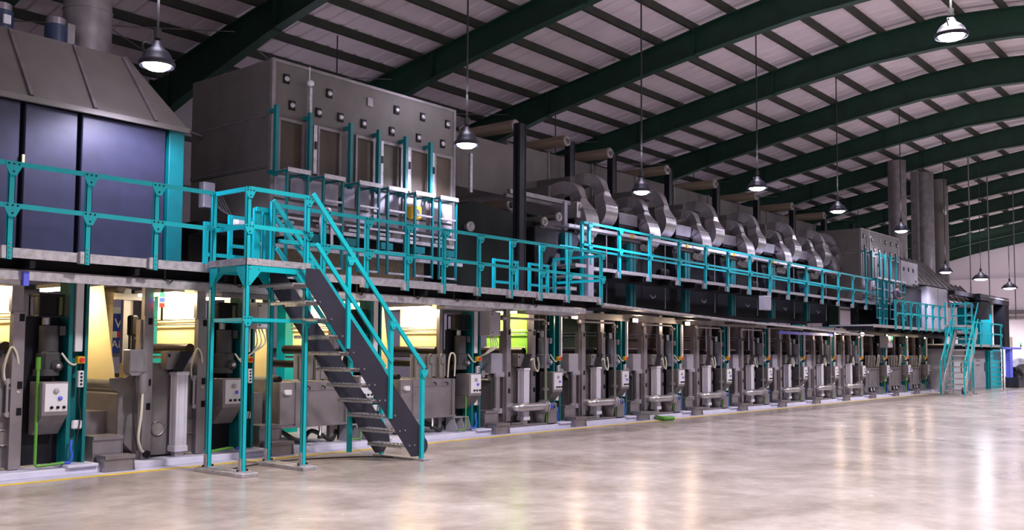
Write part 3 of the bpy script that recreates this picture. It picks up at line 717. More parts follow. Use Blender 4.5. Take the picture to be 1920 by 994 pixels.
def webs(t, x0, cloth, tube=True, low=1.07, first=True):
    """cloth running through the bay and its rollers; all run across the machine"""
    if first:
        m = MB(); m.v += [(x0+.37,12.3,2.40),(x0+.37,13.3,2.40),(x0+.58,13.3,low),(x0+.58,12.3,low),(x0+.378,12.3,2.40),(x0+.378,13.3,2.40),(x0+.588,13.3,low),(x0+.588,12.3,low)]
        for q in ((0,1,2,3),(7,6,5,4),(0,3,7,4),(3,2,6,7),(2,1,5,6),(1,0,4,5)): m.face(list(q))
        put('cloth_web', m, cloth, t)
    m = MB(); m.box(x0+1.74, x0+1.75, 12.2, 13.3, 1.5, 2.44); put('cloth_web', m, cloth, t)
    m = MB(); m.cyl((x0+1.62, 12.2, 1.565), (x0+1.62, 13.35, 1.565), .075, 16); put('upper_roller', m, M['roller'], t)
    m = MB(); m.cyl((x0+.63, 12.25, low+.03), (x0+.63, 13.35, low+.03), .075, 16); m.mat(1); m.cyl((x0+.63, 12.16, low+.03), (x0+.63, 12.25, low+.03), .05, 12)
    put('lower_roller', m, [M['clear'] if tube else M['roller'], M['black']], t)
    m = MB(); m.cyl((x0+1.6, 12.2, 1.44), (x0+1.6, 13.3, 1.44), .02, 8); put('guide_bar', m, M['steelb'], t)
    for z in (1.99, 1.92):
        m = MB(); m.cyl((x0+1.70, 12.2, z), (x0+1.70, 13.3, z), .012, 6); put('guide_bar', m, M['steelb'], t)
def tanks(t, x0, z1=1.37):
    # vat with shaped front plate and a deep body
    poly = [(x0+.40,1.05),(x0+.52,.98),(x0+.52,.40),(x0+.80,.12),(x0+1.62,.12),(x0+1.76,.3),(x0+1.76,z1),(x0+.95,z1),(x0+.60,1.17),(x0+.40,1.17)]
    m = MB(); m.prism(poly, 'y', 12.10, 12.125); put('vat_front', m, M['steeld'], t)
    m = MB(); m.prism([(x0+.56,.95),(x0+.56,.42),(x0+.82,.16),(x0+1.6,.16),(x0+1.72,.32),(x0+1.72,1.1),(x0+.9,1.1)], 'y', 12.125, 13.4); put('vat_body', m, M['steel'], t)
    m = MB(); m.box(x0+.0, x0+.6, 12.5, 13.4, .1, .72); put('side_tank', m, M['steel'], t)
    m = MB(); m.box(x0+.0, x0+2.45, 13.42, 13.46, .09, 1.2); put('back_panel', m, M['steeld'], t)
def cylinder(t, x, y, z0=.16, z1=1.25):
    m = MB(); h = .085; 
    m.prism([(x-h,y-h*.4),(x-h*.4,y-h),(x+h*.4,y-h),(x+h,y-h*.4),(x+h,y+h*.4),(x+h*.4,y+h),(x-h*.4,y+h),(x-h,y+h*.4)], 'z', z0+.06, z1-.04)
    for sx in (-1,1):
        for sy in (-1,1): m.cyl((x+sx*h*.8,y+sy*h*.8,z0), (x+sx*h*.8,y+sy*h*.8,z1), .022, 8)
    c = put('air_cylinder', m, M['alu'], t, 'bright aluminium air cylinder')
    m = MB(); m.bbox(x-.1, x+.1, y-.1, y+.1, z0, z0+.08, .01); put('end_cap', m, M['alu'], c)
    m = MB(); m.bbox(x-.1, x+.1, y-.1, y+.1, z1-.05, z1, .01); put('end_cap', m, M['alu'], c)
    m = MB(); m.bbox(x-.07, x+.07, y-.06, y+.06, .09, z0, .01); m.cyl((x,y,z1),(x,y,z1+.18),.022,8); m.cyl((x,y-.03,z1+.18),(x,y+.03,z1+.18),.04,10); put('rod_end', m, M['steelb'], c)
    m = MB(); m.prism([(x-.15,z1+.0),(x-.02,z1-.02),(x+.16,z1+.28),(x-.02,z1+.28)], 'y', y-.09, y-.078); m.prism([(x-.15,z1+.0),(x-.02,z1-.02),(x+.16,z1+.28),(x-.02,z1+.28)], 'y', y+.06, y+.072)
    put('lever_arm', m, M['blackb'], t, 'dark slanted lever arm')
    m = MB(); m.bbox(x-.22, x-.02, y-.04, y+.12, z1+.03, z1+.28, .008); m.mat(1); m.box(x-.2,x-.17,y-.045,y-.04,z1+.2,z1+.24); put('bearing_bracket', m, [M['steeld'], M['black']], t)
def frame_cols(t, x0):
    m = MB(); m.box(x0+.77, x0+.90, 11.93, 12.03, .10, 2.0); m.box(x0+.77, x0+.90, 11.95, 12.03, 2.0, 2.45); m.box(x0+.74, x0+.77, 11.99, 12.1, .10, 1.95); slots(m, x0+.85, 11.93, (1.11, .79, 1.93)); put('front_column', m, [M['steel'], M['black']], t)
    m = MB(); m.box(x0+1.62, x0+1.76, 12.0, 12.1, .10, 2.0); m.box(x0+1.60, x0+1.74, 12.02, 12.1, 2.0, 2.45); slots(m, x0+1.72, 12.0, (1.11, .79, 1.93)); put('front_column', m, [M['steel'], M['black']], t)
    m = MB(); m.cyl((x0+.84, 11.9, .16), (x0+.84, 11.93, .16), .05, 12); put('anchor_bolt', m, M['blackb'], t)
TUBE = lamp_data('bay_light', 'AREA', 26, (1,.80,.48), shape='RECTANGLE', size=.12, size_y=1.0)
def baylight(x0, i, lab, x=1.45):
    t = thing('bay_lamp', (x0+x, 12.8, 2.36), lab, 'lamp')
    m = MB(); m.box(x0+x-.09, x0+x+.09, 12.25, 13.3, 2.37, 2.42); put('housing', m, M['white'], t)
    m = MB(); m.bbox(x0+x-.05, x0+x+.05, 12.25, 13.28, 2.33, 2.37, .01); put('tube_lens', m, M['e_tube'], t)
    lo = bpy.data.objects.new('light', TUBE); lo.location = (0, 0, -.05); lo.rotation_euler = (0, radians(-28), 0); lo.parent = t; COL.objects.link(lo)

# ---- bays with air cylinder on the left (type A)
def bayA(x0, lab, sight=True):
    t = thing('dyeing_bay', (x0+1.25, 12.1, .09), lab, 'machine bay')
    frame_cols(t, x0); tanks(t, x0); webs(t, x0, M['cream'])
    cylinder(t, x0+1.33, 11.98)
    for xx in (1.09, 1.58):
        m = MB(); m.lathe((x0+xx, 12.1, .48), [(.105,0),(.105,-.02),(.085,-.025),(.085,-.012),(.001,-.012)], 20, 'y'); m.mat(1); m.lathe((x0+xx, 12.1, .48), [(.08,-.013),(.001,-.016)], 20, 'y')
        for k in range(8): m.cyl((x0+xx+.095*cos(k*pi/4),12.07,.48+.095*sin(k*pi/4)),(x0+xx+.095*cos(k*pi/4),12.1,.48+.095*sin(k*pi/4)),.01,5)
        put('porthole', m, [M['steel'], M['clear']], t)
    m = MB(); m.cyl((x0+1.6,12.05,.76),(x0+1.6,12.05,1.16),.022,8)
    for z in (.76,1.16): m.cyl((x0+1.6,12.02,z),(x0+1.6,12.1,z),.035,10)
    put('sight_tube', m, M['steelb'], t)
    m = MB(); m.tube(spline([(x0+1.72,12.03,1.3),(x0+1.66,11.98,1.5),(x0+1.6,12.0,1.56),(x0+1.55,12.05,1.3),(x0+1.6,12.05,1.1),(x0+1.72,12.0,1.02)],5), .014, 6); put('hose', m, M['hose'], t, 'cream curved hose')
    return t
A1 = 5.92
bayA(A1, 'open machine bay with round portholes, left of the stair landing, cream cloth inside')
bayA(A1-P, 'machine bay cut by the left picture edge, one round porthole showing')
for k, x0 in enumerate((A1-P, A1)): baylight(x0, k, ['lit tube lamp in the leftmost machine bay','lit tube lamp above the bay with the air cylinder'][k])
# junction box and hoses on the left column of bay A1
x0 = A1
t = thing('junction_box', (x0+.6, 11.9, 1.2), 'grey steel junction box and round canister on the column beside the blue sign', 'box')
m = MB(); m.bbox(x0+.46, x0+.66, 11.72, 11.9, 1.26, 1.55, .01); m.prism([(x0+.46,1.26),(x0+.66,1.26),(x0+.60,1.21),(x0+.5,1.21)], 'y', 11.74, 11.88); put('housing', m, M['steel'], t)
m = MB(); m.bbox(x0+.66, x0+.76, 11.8, 11.92, 1.25, 1.5, .01); put('side_box', m, M['steeld'], t)
m = MB(); m.cyl((x0+.7,11.82,.98),(x0+.7,11.82,1.23),.075,16); put('canister', m, M['steel'], t)
m = MB(); m.tube(spline([(x0+.68,11.78,.98),(x0+.66,11.76,.7),(x0+.64,11.78,.4),(x0+.72,11.85,.24),(x0+.78,11.9,.2)],5), .018, 7); put('hose', m, M['hose'], t, 'cream hose')
m = MB(); m.tube(spline([(x0+.58,11.8,1.22),(x0+.55,11.78,.8),(x0+.6,11.8,.45),(x0+.7,11.9,.22)],5), .01, 6); put('cable', m, M['rubber'], t)
for sx, (xx, yy) in enumerate(((.62, 12.9), (.95, 13.0))):
    pass
t = thing('signal_tower', (x0+.97, 11.86, 2.1), 'small signal tower with green, blue and red segments under the ledge', 'signal light')
for z, mm, nm in ((2.26,'e_green','green_segment'),(2.19,'e_blue','blue_segment'),(2.12,'e_red','red_segment')):
    m = MB(); m.cyl((x0+.97,11.86,z),(x0+.97,11.86,z+.06),.035,14); put(nm, m, M[mm], t)
m = MB(); m.cyl((x0+.97,11.86,2.32),(x0+.97,11.86,2.40),.02,8); m.bbox(x0+.9,x0+1.0,11.8,11.88,2.40,2.44,.01); m.cyl((x0+.97,11.86,1.95),(x0+.97,11.86,2.12),.015,8); put('bracket', m, M['rubber'], t)
# back of the first bay: blue sign, posts, rolls
t = thing('blue_sign', (8.2, 14.6, 1.7), 'blue board with white letters standing behind the left machine bay', 'sign')
S0 = aty(206, 590, 14.6); S1 = aty(236, 662, 14.6)
m = MB(); m.box(S0.x-.12, S1.x, 14.6, 14.63, S1.z, S0.z+.12); put('board', m, M['signb'], t)
for xx in (S0.x-.08, S1.x-.06):
    m = MB(); m.box(xx, xx+.04, 14.635, 14.67, .09, S1.z+.3); put('leg', m, M['steel'], t)
m = MB(); m.box(S0.x-.12, S1.x, 14.593, 14.6, S0.z+.02, S0.z+.12); put('top_band', m, M['signw'], t, 'pale top band')
zc = (S0.z+S1.z)/2
bx_ = [aty(p_, 626, 14.6).x for p_ in (206, 219, 230)]
m = MB(); m.box(bx_[0]-.1, bx_[1], 14.594, 14.6, zc-.06, zc+.04); put('white_block', m, M['signw'], t, 'white block')
m = MB(); m.box(bx_[1], bx_[2], 14.594, 14.6, zc-.06, zc+.04); put('red_block', m, M['signr'], t, 'red block')
def text(body, loc, size, m_, parent, name='lettering', rot=(radians(90),0,0)):
    c = bpy.data.curves.new(name, 'FONT'); c.body = body; c.size = size; c.extrude = .002
    o = bpy.data.objects.new(name, c); COL.objects.link(o)
    dg = bpy.context.evaluated_depsgraph_get(); me = bpy.data.meshes.new_from_object(o.evaluated_get(dg))
    bpy.data.objects.remove(o); me.materials.clear(); me.materials.append(m_)
    o = bpy.data.objects.new(name, me); COL.objects.link(o); o.parent = parent; o.location = Vector(loc)-_loc(parent); o.rotation_euler = rot; return o
text('V', (aty(214, 610, 14.6).x, 14.592, zc+.10), .21, M['signw'], t)
text('Air', (aty(208, 650, 14.6).x, 14.592, zc-.22), .17, M['signw'], t)
for k, (px, w_, mm, zz) in enumerate(((204, .10, 'wood', 2.5), (238, .12, 'steelb', 2.5), (246, .05, 'steel', 2.4))):
    q = aty(px, 600, 14.1 if k else 13.9)
    m = MB()
    if k == 0: m.cyl((q.x, q.y, .1), (q.x, q.y, zz), .06, 12)
    else: m.box(q.x-w_/2, q.x+w_/2, q.y, q.y+.08, .1, zz)
    put('rear_post', m, M[mm], label=['brown round post left of the blue sign','bright steel post right of the blue sign','thin steel post at the rear of the left bay'][k], cat='post')
q = aty(225, 556, 14.0); m = MB(); m.box(q.x-.4, q.x+.55, 13.95, 14.05, q.z-.05, q.z+.05); put('rear_crossbar', m, M['steelb'], label='bright steel crossbar above the blue sign', cat='beam')
q = aty(213, 540, 12.6); m = MB(); m.lathe((q.x, 12.4, 2.38), [(.001,-.02),(.06,-.02),(.06,.0),(.035,.0),(.035,.9),(.001,.9)], 16, 'y'); put('guide_roller', m, M['steeld'], label='small guide roller under the ledge above the blue sign', cat='roller')
q = aty(249, 640, 13.2); t = thing('rear_actuator', (q.x, 13.2, 1.2), 'black and steel actuator assembly at the back of the left bay', 'actuator')
m = MB(); m.bbox(q.x-.05, q.x+.06, 13.15, 13.3, 1.75, 2.05, .02); m.cyl((q.x-.05,13.2,1.35),(q.x-.05,13.2,1.75),.02,8); m.cyl((q.x+.0,13.2,1.35),(q.x+.0,13.2,1.75),.02,8); put('black_drive', m, M['blackb'], t)
m = MB(); m.bbox(q.x+.05, q.x+.2, 13.15, 13.3, 1.45, 1.72, .02); put('valve_body', m, M['steel'], t)
m = MB(); m.bbox(q.x-.12, q.x+.25, 13.1, 13.35, .1, 1.35, .01); put('stand', m, M['creamw'], t)
for k, px in enumerate((302, 548)):
    q = aty(px, 620, 14.0); m = MB(); m.box(q.x-.15, q.x+.15, 14.0, 14.25, .09, 2.5); put('rear_column', m, M['teal'], label=['teal rear column glimpsed beside the signal tower','teal rear column glimpsed behind the stair landing'][k], cat='column')

# ---- bays with open vat and clear tubes (type V)
def bayV(x0, lab, cloth, tube=True, darkc=False):
    t = thing('washing_bay', (x0+1.25, 12.1, .09), lab, 'machine bay')
    m = MB(); m.box(x0+1.60, x0+1.68, 12.12, 12.2, .1, 2.45); put('rear_column', m, M['steel'], t)
    m = MB(); m.box(x0+.52, x0+1.86, 12.0, 12.02, .40, 1.06); m.box(x0+.50, x0+1.88, 11.95, 12.02, .37, .40); m.box(x0+.52, x0+.80, 11.985, 12.0, .42, 1.04); m.box(x0+.80,x0+.81,11.97,12.0,.40,1.06); m.box(x0+1.80,x0+1.87,11.97,12.0,.37,1.06)
    m.box(x0+.81, x0+1.8, 11.985, 12.0, .93, .945)
    put('vat_front', m, M['steel'], t)
    m = MB(); m.prism([(x0+.54,1.06),(x0+.54,.42),(x0+1.84,.42),(x0+1.84,1.06)], 'y', 12.02, 13.3); put('vat_body', m, M['steeld'], t)
    m = MB(); m.box(x0+.0, x0+.5, 12.4, 13.3, .1, .9); put('side_tank', m, M['steel'], t)
    for k in range(3):
        a = x0+.98+.30*k; m = MB()
        m.box(a-.06, a+.06, 12.04, 12.07, 1.08, 1.48); m.tube(spline([(a-.05,12.03,1.1),(a-.05,12.03,1.42),(a,12.03,1.5),(a+.05,12.03,1.42),(a+.05,12.03,1.1)],4), .014, 6)
        m.bbox(a-.03, a+.03, 12.0, 12.05, 1.33, 1.45, .01); put('overflow_tube', m, M['clear'], t, 'clear looped overflow tube')
        m = MB(); m.tube(spline([(a+.02,11.97,1.0),(a+.05,11.93,.985),(a+.07,11.95,.95)],4), .012, 6); put('handle', m, M['rubber'], t)
        if k < 2:
            m = MB(); m.tube([(a,11.98,.40),(a,11.96,.3),(a-.03,11.94,.22)], .025, 8); m.mat(1); m.cyl((a-.06,11.93,.2),(a+.0,11.93,.2),.03,8); put('drain_spout', m, [M['steelb'], M['rubber']], t)
    m = MB(); m.box(x0+.85, x0+1.75, 12.1, 12.11, 1.1, 1.5); put('splash_guard', m, M['clear'], t)
    m = MB(); m.bbox(x0+.58, x0+.70, 11.93, 11.985, .87, .95, .008); m.cyl((x0+.56,11.95,.91),(x0+.58,11.95,.91),.03,8); put('sensor', m, M['white'], t, 'small white sensor')
    m = MB(); m.tube(spline([(x0+.7,12.2,.3),(x0+1.0,12.1,.14),(x0+1.3,12.2,.28),(x0+1.6,12.1,.13),(x0+1.8,12.2,.25)],5), .035, 8); put('drain_hose', m, M['rubber'], t, 'black drain hose under the vat')
    m = MB()
    for xx in (1.82, 2.02, 2.2): m.prism([(11.85,.10),(12.2,.10),(12.2,.35),(11.95,.35)], 'x', x0+xx, x0+xx+.008)
    m.box(x0+1.8, x0+2.21, 11.94, 12.2, .345, .355); put('floor_bracket', m, M['grey'], t, 'pale grey floor bracket')
    m = MB(); m.tube([(x0+2.0,11.82,.74),(x0+2.0,11.82,.14),(x0+1.8,11.84,.13)], .014, 7); put('green_pipe', m, M['gpipe'], t, 'thin green pipe')
    webs(t, x0, cloth, tube)
    m = MB(); m.cyl((x0+1.3,12.2,1.33),(x0+1.3,13.3,1.33),.06,14); put('squeeze_roller', m, M['roller'], t)
    m = MB(); m.tube(spline([(x0+1.7,12.0,1.08),(x0+1.68,11.95,1.4),(x0+1.74,11.95,1.52),(x0+1.84,11.95,1.45),(x0+1.88,12.0,1.1)],5), .016, 7); put('hose', m, M['hose'], t, 'cream looped hose')
    return t
V2, V3 = 8.43, 10.94
v = bayV(V3, 'open vat bay with three clear tubes, right of the near stair foot', M['cream'])
copy_tree(v, (V2-V3, 0, 0), 'open vat bay with clear tubes behind the near stair')
for x0_, l_ in ((A1-P, 'added tube lamp brightening the cloth at the left of the leftmost bay'), (A1, 'added tube lamp brightening the cream cloth beside the blue sign'), (V2, 'added tube lamp brightening the cloth right of the stair landing'), (V3, 'added tube lamp brightening the cloth behind the stair handrail')): baylight(x0_, 0, l_, x=.02)  # second tubes added to brighten the cream cloth
baylight(BX_0 := 13.45, 0, 'added tube lamp brightening the green cloth bay')  # added tube to brighten the green cloth, no lamp seen here
baylight(V2, 2, 'lit tube lamp in the bay behind the near stair'); baylight(V3, 3, 'bright tube lamp flooding the bay right of the near stair')
XL = [33.5, 35.95, 38.4, 40.85]
vb = bayV(XL[0], 'far open vat bay, first after the last silver pipe bay', M['brown'], False)
for k in range(1, 4): copy_tree(vb, (XL[k]-XL[0], 0, 0), 'far open vat bay with clear tubes, %s after the silver pipe bays' % ORD[k])
# green pipe of the leftmost bay
m = MB(); m.tube([(5.28,11.86,1.35),(5.28,11.86,.16),(5.30,11.84,.13),(5.62,11.84,.15)], .02, 8); m.cyl((5.28,11.86,1.3),(5.28,11.86,1.45),.03,8)
put('green_pipe', m, M['gpipe'], label='thin green water pipe bending along the plinth at the far left', cat='pipe')
m = MB(); m.tube([(7.66,11.84,.13),(7.95,11.84,.16),(8.05,11.86,.15)], .02, 8); put('green_pipe', m, M['gpipe'], label='short green pipe on the plinth between the landing posts', cat='pipe')

# ---- bays with silver drain pipe (type B)
def bayB(x0, lab, cloth):
    t = thing('soaping_bay', (x0+1.25, 12.1, .09), lab, 'machine bay')
    frame_cols(t, x0); tanks(t, x0, 1.45); webs(t, x0, cloth, False, first=False)
    m = MB(); m.bbox(x0+.40, x0+.74, 12.0, 12.25, 1.13, 1.52, .01); put('roller_bearing_box', m, M['cabl'], t)
    m = MB(); m.cyl((x0+.60,12.04,.42),(x0+.60,12.04,1.1),.07,14); put('filter_tube', m, M['steel'], t)
    m = MB(); m.bbox(x0+.48, x0+.72, 11.98, 12.05, .36, .46, .01); m.bbox(x0+.52, x0+.78, 11.98, 12.05, 1.06, 1.16, .01); put('clamp_bracket', m, M['cabl'], t)
    m = MB(); m.lathe((x0+.2,12.2,1.17), [(.001,-.05),(.05,-.05),(.06,.0),(.1,.02),(.1,1.1)], 14, 'y'); put('drum_roller', m, M['blackb'], t)
    m = MB(); m.cyl((x0+.2,12.1,1.13),(x0+.42,12.1,1.13),.03,8); m.bbox(x0+.2,x0+.3,12.05,12.15,1.05,1.2,.02); put('shaft_joint', m, M['steelb'], t, 'bright shaft joint')
    cylinder(t, x0+1.33, 11.96, .2, 1.23)
    m = MB(); m.cyl((x0+1.68,12.2,1.625),(x0+1.68,13.3,1.625),.022,8); put('glint_bar', m, M['glintbar'], t, 'steel bar with the lamp reflection painted into its colour')
    m = MB(); m.cyl((x0+1.66,12.2,1.56),(x0+1.66,13.3,1.56),.05,12); put('maroon_roller', m, M['maroon'], t)
    m = MB(); m.tube(spline([(x0+1.56,11.98,1.38),(x0+1.62,11.94,1.40),(x0+1.66,11.94,1.25),(x0+1.76,11.94,1.16),(x0+1.82,11.96,1.3),(x0+1.80,11.98,1.45)],5), .018, 7); put('hose', m, M['hose'], t, 'cream curved hose')
    m = MB(); m.bbox(x0+.55, x0+1.95, 11.82, 12.05, .09, .13, .01); m.bbox(x0+.85, x0+1.2, 11.86, 11.96, .13, .17, .01); m.cyl((x0+1.2,11.9,.13),(x0+1.2,11.9,.2),.04,8); put('base_frame', m, M['steeld'], t)
    m = MB(); m.cyl((x0+1.9,11.82,1.2),(x0+1.9,11.82,.15),.012,6); put('green_pipe', m, M['gpipe'], t, 'thin green pipe')
    return t
def drain(x0, lab):
    t = thing('drain_pipe', (x0+1.4, 11.8, .4), lab, 'pipe')
    m = MB(); m.tube(spline([(x0+.92,12.08,.47),(x0+.93,11.88,.47),(x0+1.02,11.79,.47),(x0+1.2,11.78,.47),(x0+1.72,11.78,.47)],5), .082, 16); put('pipe_bend', m, M['steelb'], t)
    m = MB(); m.cyl((x0+1.70,11.78,.47),(x0+1.74,11.78,.47),.13,18); m.cyl((x0+1.78,11.78,.47),(x0+1.82,11.78,.47),.13,18); m.cyl((x0+1.74,11.78,.47),(x0+1.78,11.78,.47),.10,18); put('valve_flange', m, M['steelb'], t)
    m = MB(); m.cyl((x0+1.82,11.76,.46),(x0+2.0,11.74,.45),.03,8); m.bbox(x0+1.84,x0+1.98,11.7,11.78,.47,.51,.01); m.mat(1); m.lathe((x0+2.03,11.74,.45),[(.001,-.03),(.035,-.02),(.035,.02),(.001,.03)],10,'x'); put('valve_handle', m, [M['bluep'], M['rubber']], t, 'blue valve handle')
    return t
def wpipe(x0, lab):
    t = thing('water_pipe', (x0+1.2, 11.8, .6), lab, 'pipe')
    m = MB(); m.tube([(x0+.52,11.8,2.20),(x0+1.76,11.8,2.20),(x0+1.83,11.8,2.15),(x0+1.83,11.8,.56)], .024, 8); put('tube', m, M['steel'], t)
    for z in (2.1, .78):
        m = MB(); m.cyl((x0+1.83,11.8,z),(x0+1.83,11.8,z+.02),.07,12); m.cyl((x0+1.83,11.8,z+.03),(x0+1.83,11.8,z+.05),.07,12); put('flange', m, M['steel'], t)
    m = MB(); m.lathe((x0+.52,11.8,2.2),[(.001,-.06),(.05,-.06),(.06,0),(.03,.03),(.03,.05)],12,'x'); put('end_flange', m, M['steel'], t)
    return t
def pump(x0, lab):
    t = thing('pump_box', (x0+2.0, 11.95, .09), lab, 'box')
    m = MB(); m.bbox(x0+1.92, x0+2.2, 11.78, 12.05, .12, .52, .01); put('box', m, M['steel'], t)
    m = MB(); m.lathe((x0+1.80,11.93,.12), [(.001,0),(.10,0),(.15,.33),(.001,.33)], 16); put('cone', m, M['steeld'], t)
    return t
WARM = lamp_data('work_light', 'POINT', 9, (1,.76,.5), shadow_soft_size=.04)
def worklamp(p, lab, power=None, s=1., group='warm work lamps under the canopy'):
    t = thing('work_lamp', p, lab, 'lamp', group); x, y, z = p
    m = MB(); m.bbox(x-.10*s, x+.10*s, y-.01, y+.07, z-.03*s, z+.05*s, .01); m.box(x-.01,x+.01,y+.02,y+.04,z+.05*s,max(z+.16, 2.40 if y > 11.3 else 2.47)); put('housing', m, M['blackb'], t)
    m = MB(); m.bbox(x-.085*s, x+.085*s, y-.03, y-.01, z-.035*s, z+.035*s, .01); put('lens', m, M['e_warm'], t)
    lo = bpy.data.objects.new('light', WARM); lo.location = (0, -.12, -.06); lo.parent = t; COL.objects.link(lo)
    return t
BX = [13.45+P*k for k in range(8)]
nameB = lambda k, what: '%s, %s counted from the green cloth bay' % (what, ORD[k])
b0 = bayB(BX[1], nameB(1, 'pipe bay with dark green cloth'), M['dgcloth'])
for k in (2,3,4,5,6,7):
    if k == 2: bR = bayB(BX[2], nameB(2, 'pipe bay with brown cloth'), M['brown'])
    else: copy_tree(bR, (P*(k-2),0,0), nameB(k, 'pipe bay with brown cloth'))
bG = bayB(BX[0], 'machine bay with bright green cloth behind its column', M['green'])
def series(fn, lab, ks, xs, group, **kw):
    b = fn(xs[ks[0]], lab % ORD[0], **kw)
    if group: b['group'] = group
    for n_, k in enumerate(ks[1:], 1): copy_tree(b, (xs[k]-xs[ks[0]], 0, 0), lab % ORD[n_], group)
R8 = list(range(8))
series(drain, 'silver bent drain pipe with blue handle, %s from the left', R8, BX, 'silver drain pipes with blue handles')
series(wpipe, 'slim steel water pipe bending down beside an air cylinder, %s from the left', R8, BX, 'slim steel water pipes')
series(pump, 'stainless box with cone at the foot of a pipe bay, %s from the left', R8, BX, 'stainless pump boxes')
allx = [A1-P, A1, V2, V3] + BX + XL
labs_ = 'machine column in teal paint with yellow stop box, %s from the left'
series(tealcol, labs_, [0,1,2,3], allx, 'teal machine columns with white cable duct')
bt = tealcol(BX[0], 'teal machine column with silver duct at the right of the green cloth bay', strip=False); bt['group'] = 'teal machine columns with silver duct'
for k in range(1, 12): copy_tree(bt, ((BX+XL)[k]-BX[0],0,0), 'teal machine column with silver duct, %s right of the green cloth bay' % ORD[k-1], 'teal machine columns with silver duct')
series(gearmotor, 'dark vertical gear motor with black actuator on top, %s from the left', [0,1,2,3], allx, 'dark gear motors on the left bays')
gm = gearmotor(BX[0], 'bluish grey gear motor in the green cloth bay', big=False); gm['group'] = 'bluish grey gear motors'
for k in range(1, 8): copy_tree(gm, (P*k,0,0), 'bluish grey gear motor above a control box, %s right of the green cloth bay' % ORD[k-1], 'bluish grey gear motors')
gm = gearmotor(XL[0], 'dark gear motor on the first far vat bay'); gm['group'] = 'dark gear motors on the far bays'
for k in range(1, 4): copy_tree(gm, (XL[k]-XL[0],0,0), 'dark gear motor on the %s far vat bay' % ORD[k], 'dark gear motors on the far bays')
cb = ctrl(allx[0], 'white faced control box with knobs at the far left, above a steel chute', off=-.22); cb['group'] = 'white faced control boxes'
for k in range(1, 16):
    lb = 'white faced control box with knobs, %s from the left along the machine' % ORD[k]
    copy_tree(cb, (allx[k]-allx[0]+(.14 if k > 2 else 0), 0, 0), lb, 'white faced control boxes')
sb = steps(A1, 'two level steel step box on the floor left of the blue sign'); sb['group'] = 'steel step boxes'
for k, x0 in enumerate([V2]+[V3+P]+BX[1:]+XL[:3]):
    copy_tree(sb, (x0-A1,0,0), 'steel step box at the machine foot, %s right of the near stair landing' % ORD[k], 'steel step boxes')
# small work lamps
WL = [(635,570,11.0),(1076,594,11.7),(1190,601,11.7),(1288,607,11.7),(1567,624,11.6),(1616,627,11.6)]
for k, (px, py, Y) in enumerate(WL):
    p = aty(px, py, Y); worklamp(tuple(p), ['warm work lamp glowing behind the near stair','warm work lamp under the end of the long ledge','warm work lamp under the canopy, second right of the green cloth bay','small warm work lamp under the canopy, third right of the green cloth bay','bright warm work lamp near the right end of the canopy','bright warm work lamp at the very end of the canopy'][k], s=1.15 if k < 4 else 1.5)
for k, (px, py) in enumerate(((1662,629),(1699,632),(1733,634))):
    p = aty(px, py, 11.7); worklamp(tuple(p), 'tiny warm lamp over the far vat bays, %s from the left' % ORD[k], s=.55)
p = aty(1604, 614, 11.6); m = MB(); m.lathe(tuple(p), [(.001,-.07),(.06,-.05),(.06,.05),(.001,.07)], 12); put('blue_lamp', m, M['e_blue'], label='small blue signal lamp at the right end of the canopy', cat='lamp')
# grey junction boxes
def jbox(x, y, z0, z1, w_, d, lab):
    t = thing('junction_box', (x+w_/2, y, z0), lab, 'box')
    m = MB(); m.bbox(x, x+w_, y, y+d, z0, z1, .01); put('housing', m, M['grey'], t)
    m = MB(); m.bbox(x+.015, x+w_-.015, y-.01, y, z0+.015, z1-.015, .004); m.mat(1)
    for bz in (z0+.05, z1-.05): m.box(x+w_-.05, x+w_-.03, y-.016, y-.01, bz-.012, bz+.012); m.box(x+.03, x+.05, y-.016, y-.01, bz-.012, bz+.012)
    put('cover', m, [M['grey'], M['black']], t)
    return t
q = aty(478, 617, 11.6); t = jbox(q.x-.0, 11.55, 1.86, 2.24, .26, .28, 'light grey junction box behind the stair landing posts')
m = MB()
for k in range(3): m.tube(spline([(q.x+.05+.05*k,11.65,1.86),(q.x+.06+.07*k,11.62,1.66),(q.x+.02,11.7,1.5),(q.x-.1,11.8,1.42)],4), .012, 5)
put('cables', m, M['hose'], t, 'pale cables')
t = jbox(13.42, 11.66, 1.85, 2.30, .30, .30, 'light grey junction box between the cream and green cloth bays')
m = MB()
for k in range(4): m.tube(spline([(13.5+.05*k,11.75,1.85),(13.52+.06*k,11.72,1.66),(13.45+.02*k,11.8,1.52),(13.42,11.9,1.46)],4), .011, 5)
put('cables', m, M['hose'], t, 'pale cables')
q = aty(1664, 652, 11.7); t = jbox(q.x-.25, 11.6, q.z, q.z+.42, .5, .3, 'beige junction box with green label on the far vat bays')
m = MB(); m.box(q.x+.05, q.x+.24, 11.58, 11.59, q.z+.30, q.z+.40); put('green_label', m, M['e_green'], t, 'green lit label')
q = aty(1440, 582, 12.15); t = jbox(q.x-.3, 12.1, q.z, q.z+.42, .42, .2, 'pale box hanging below the upper walkway')
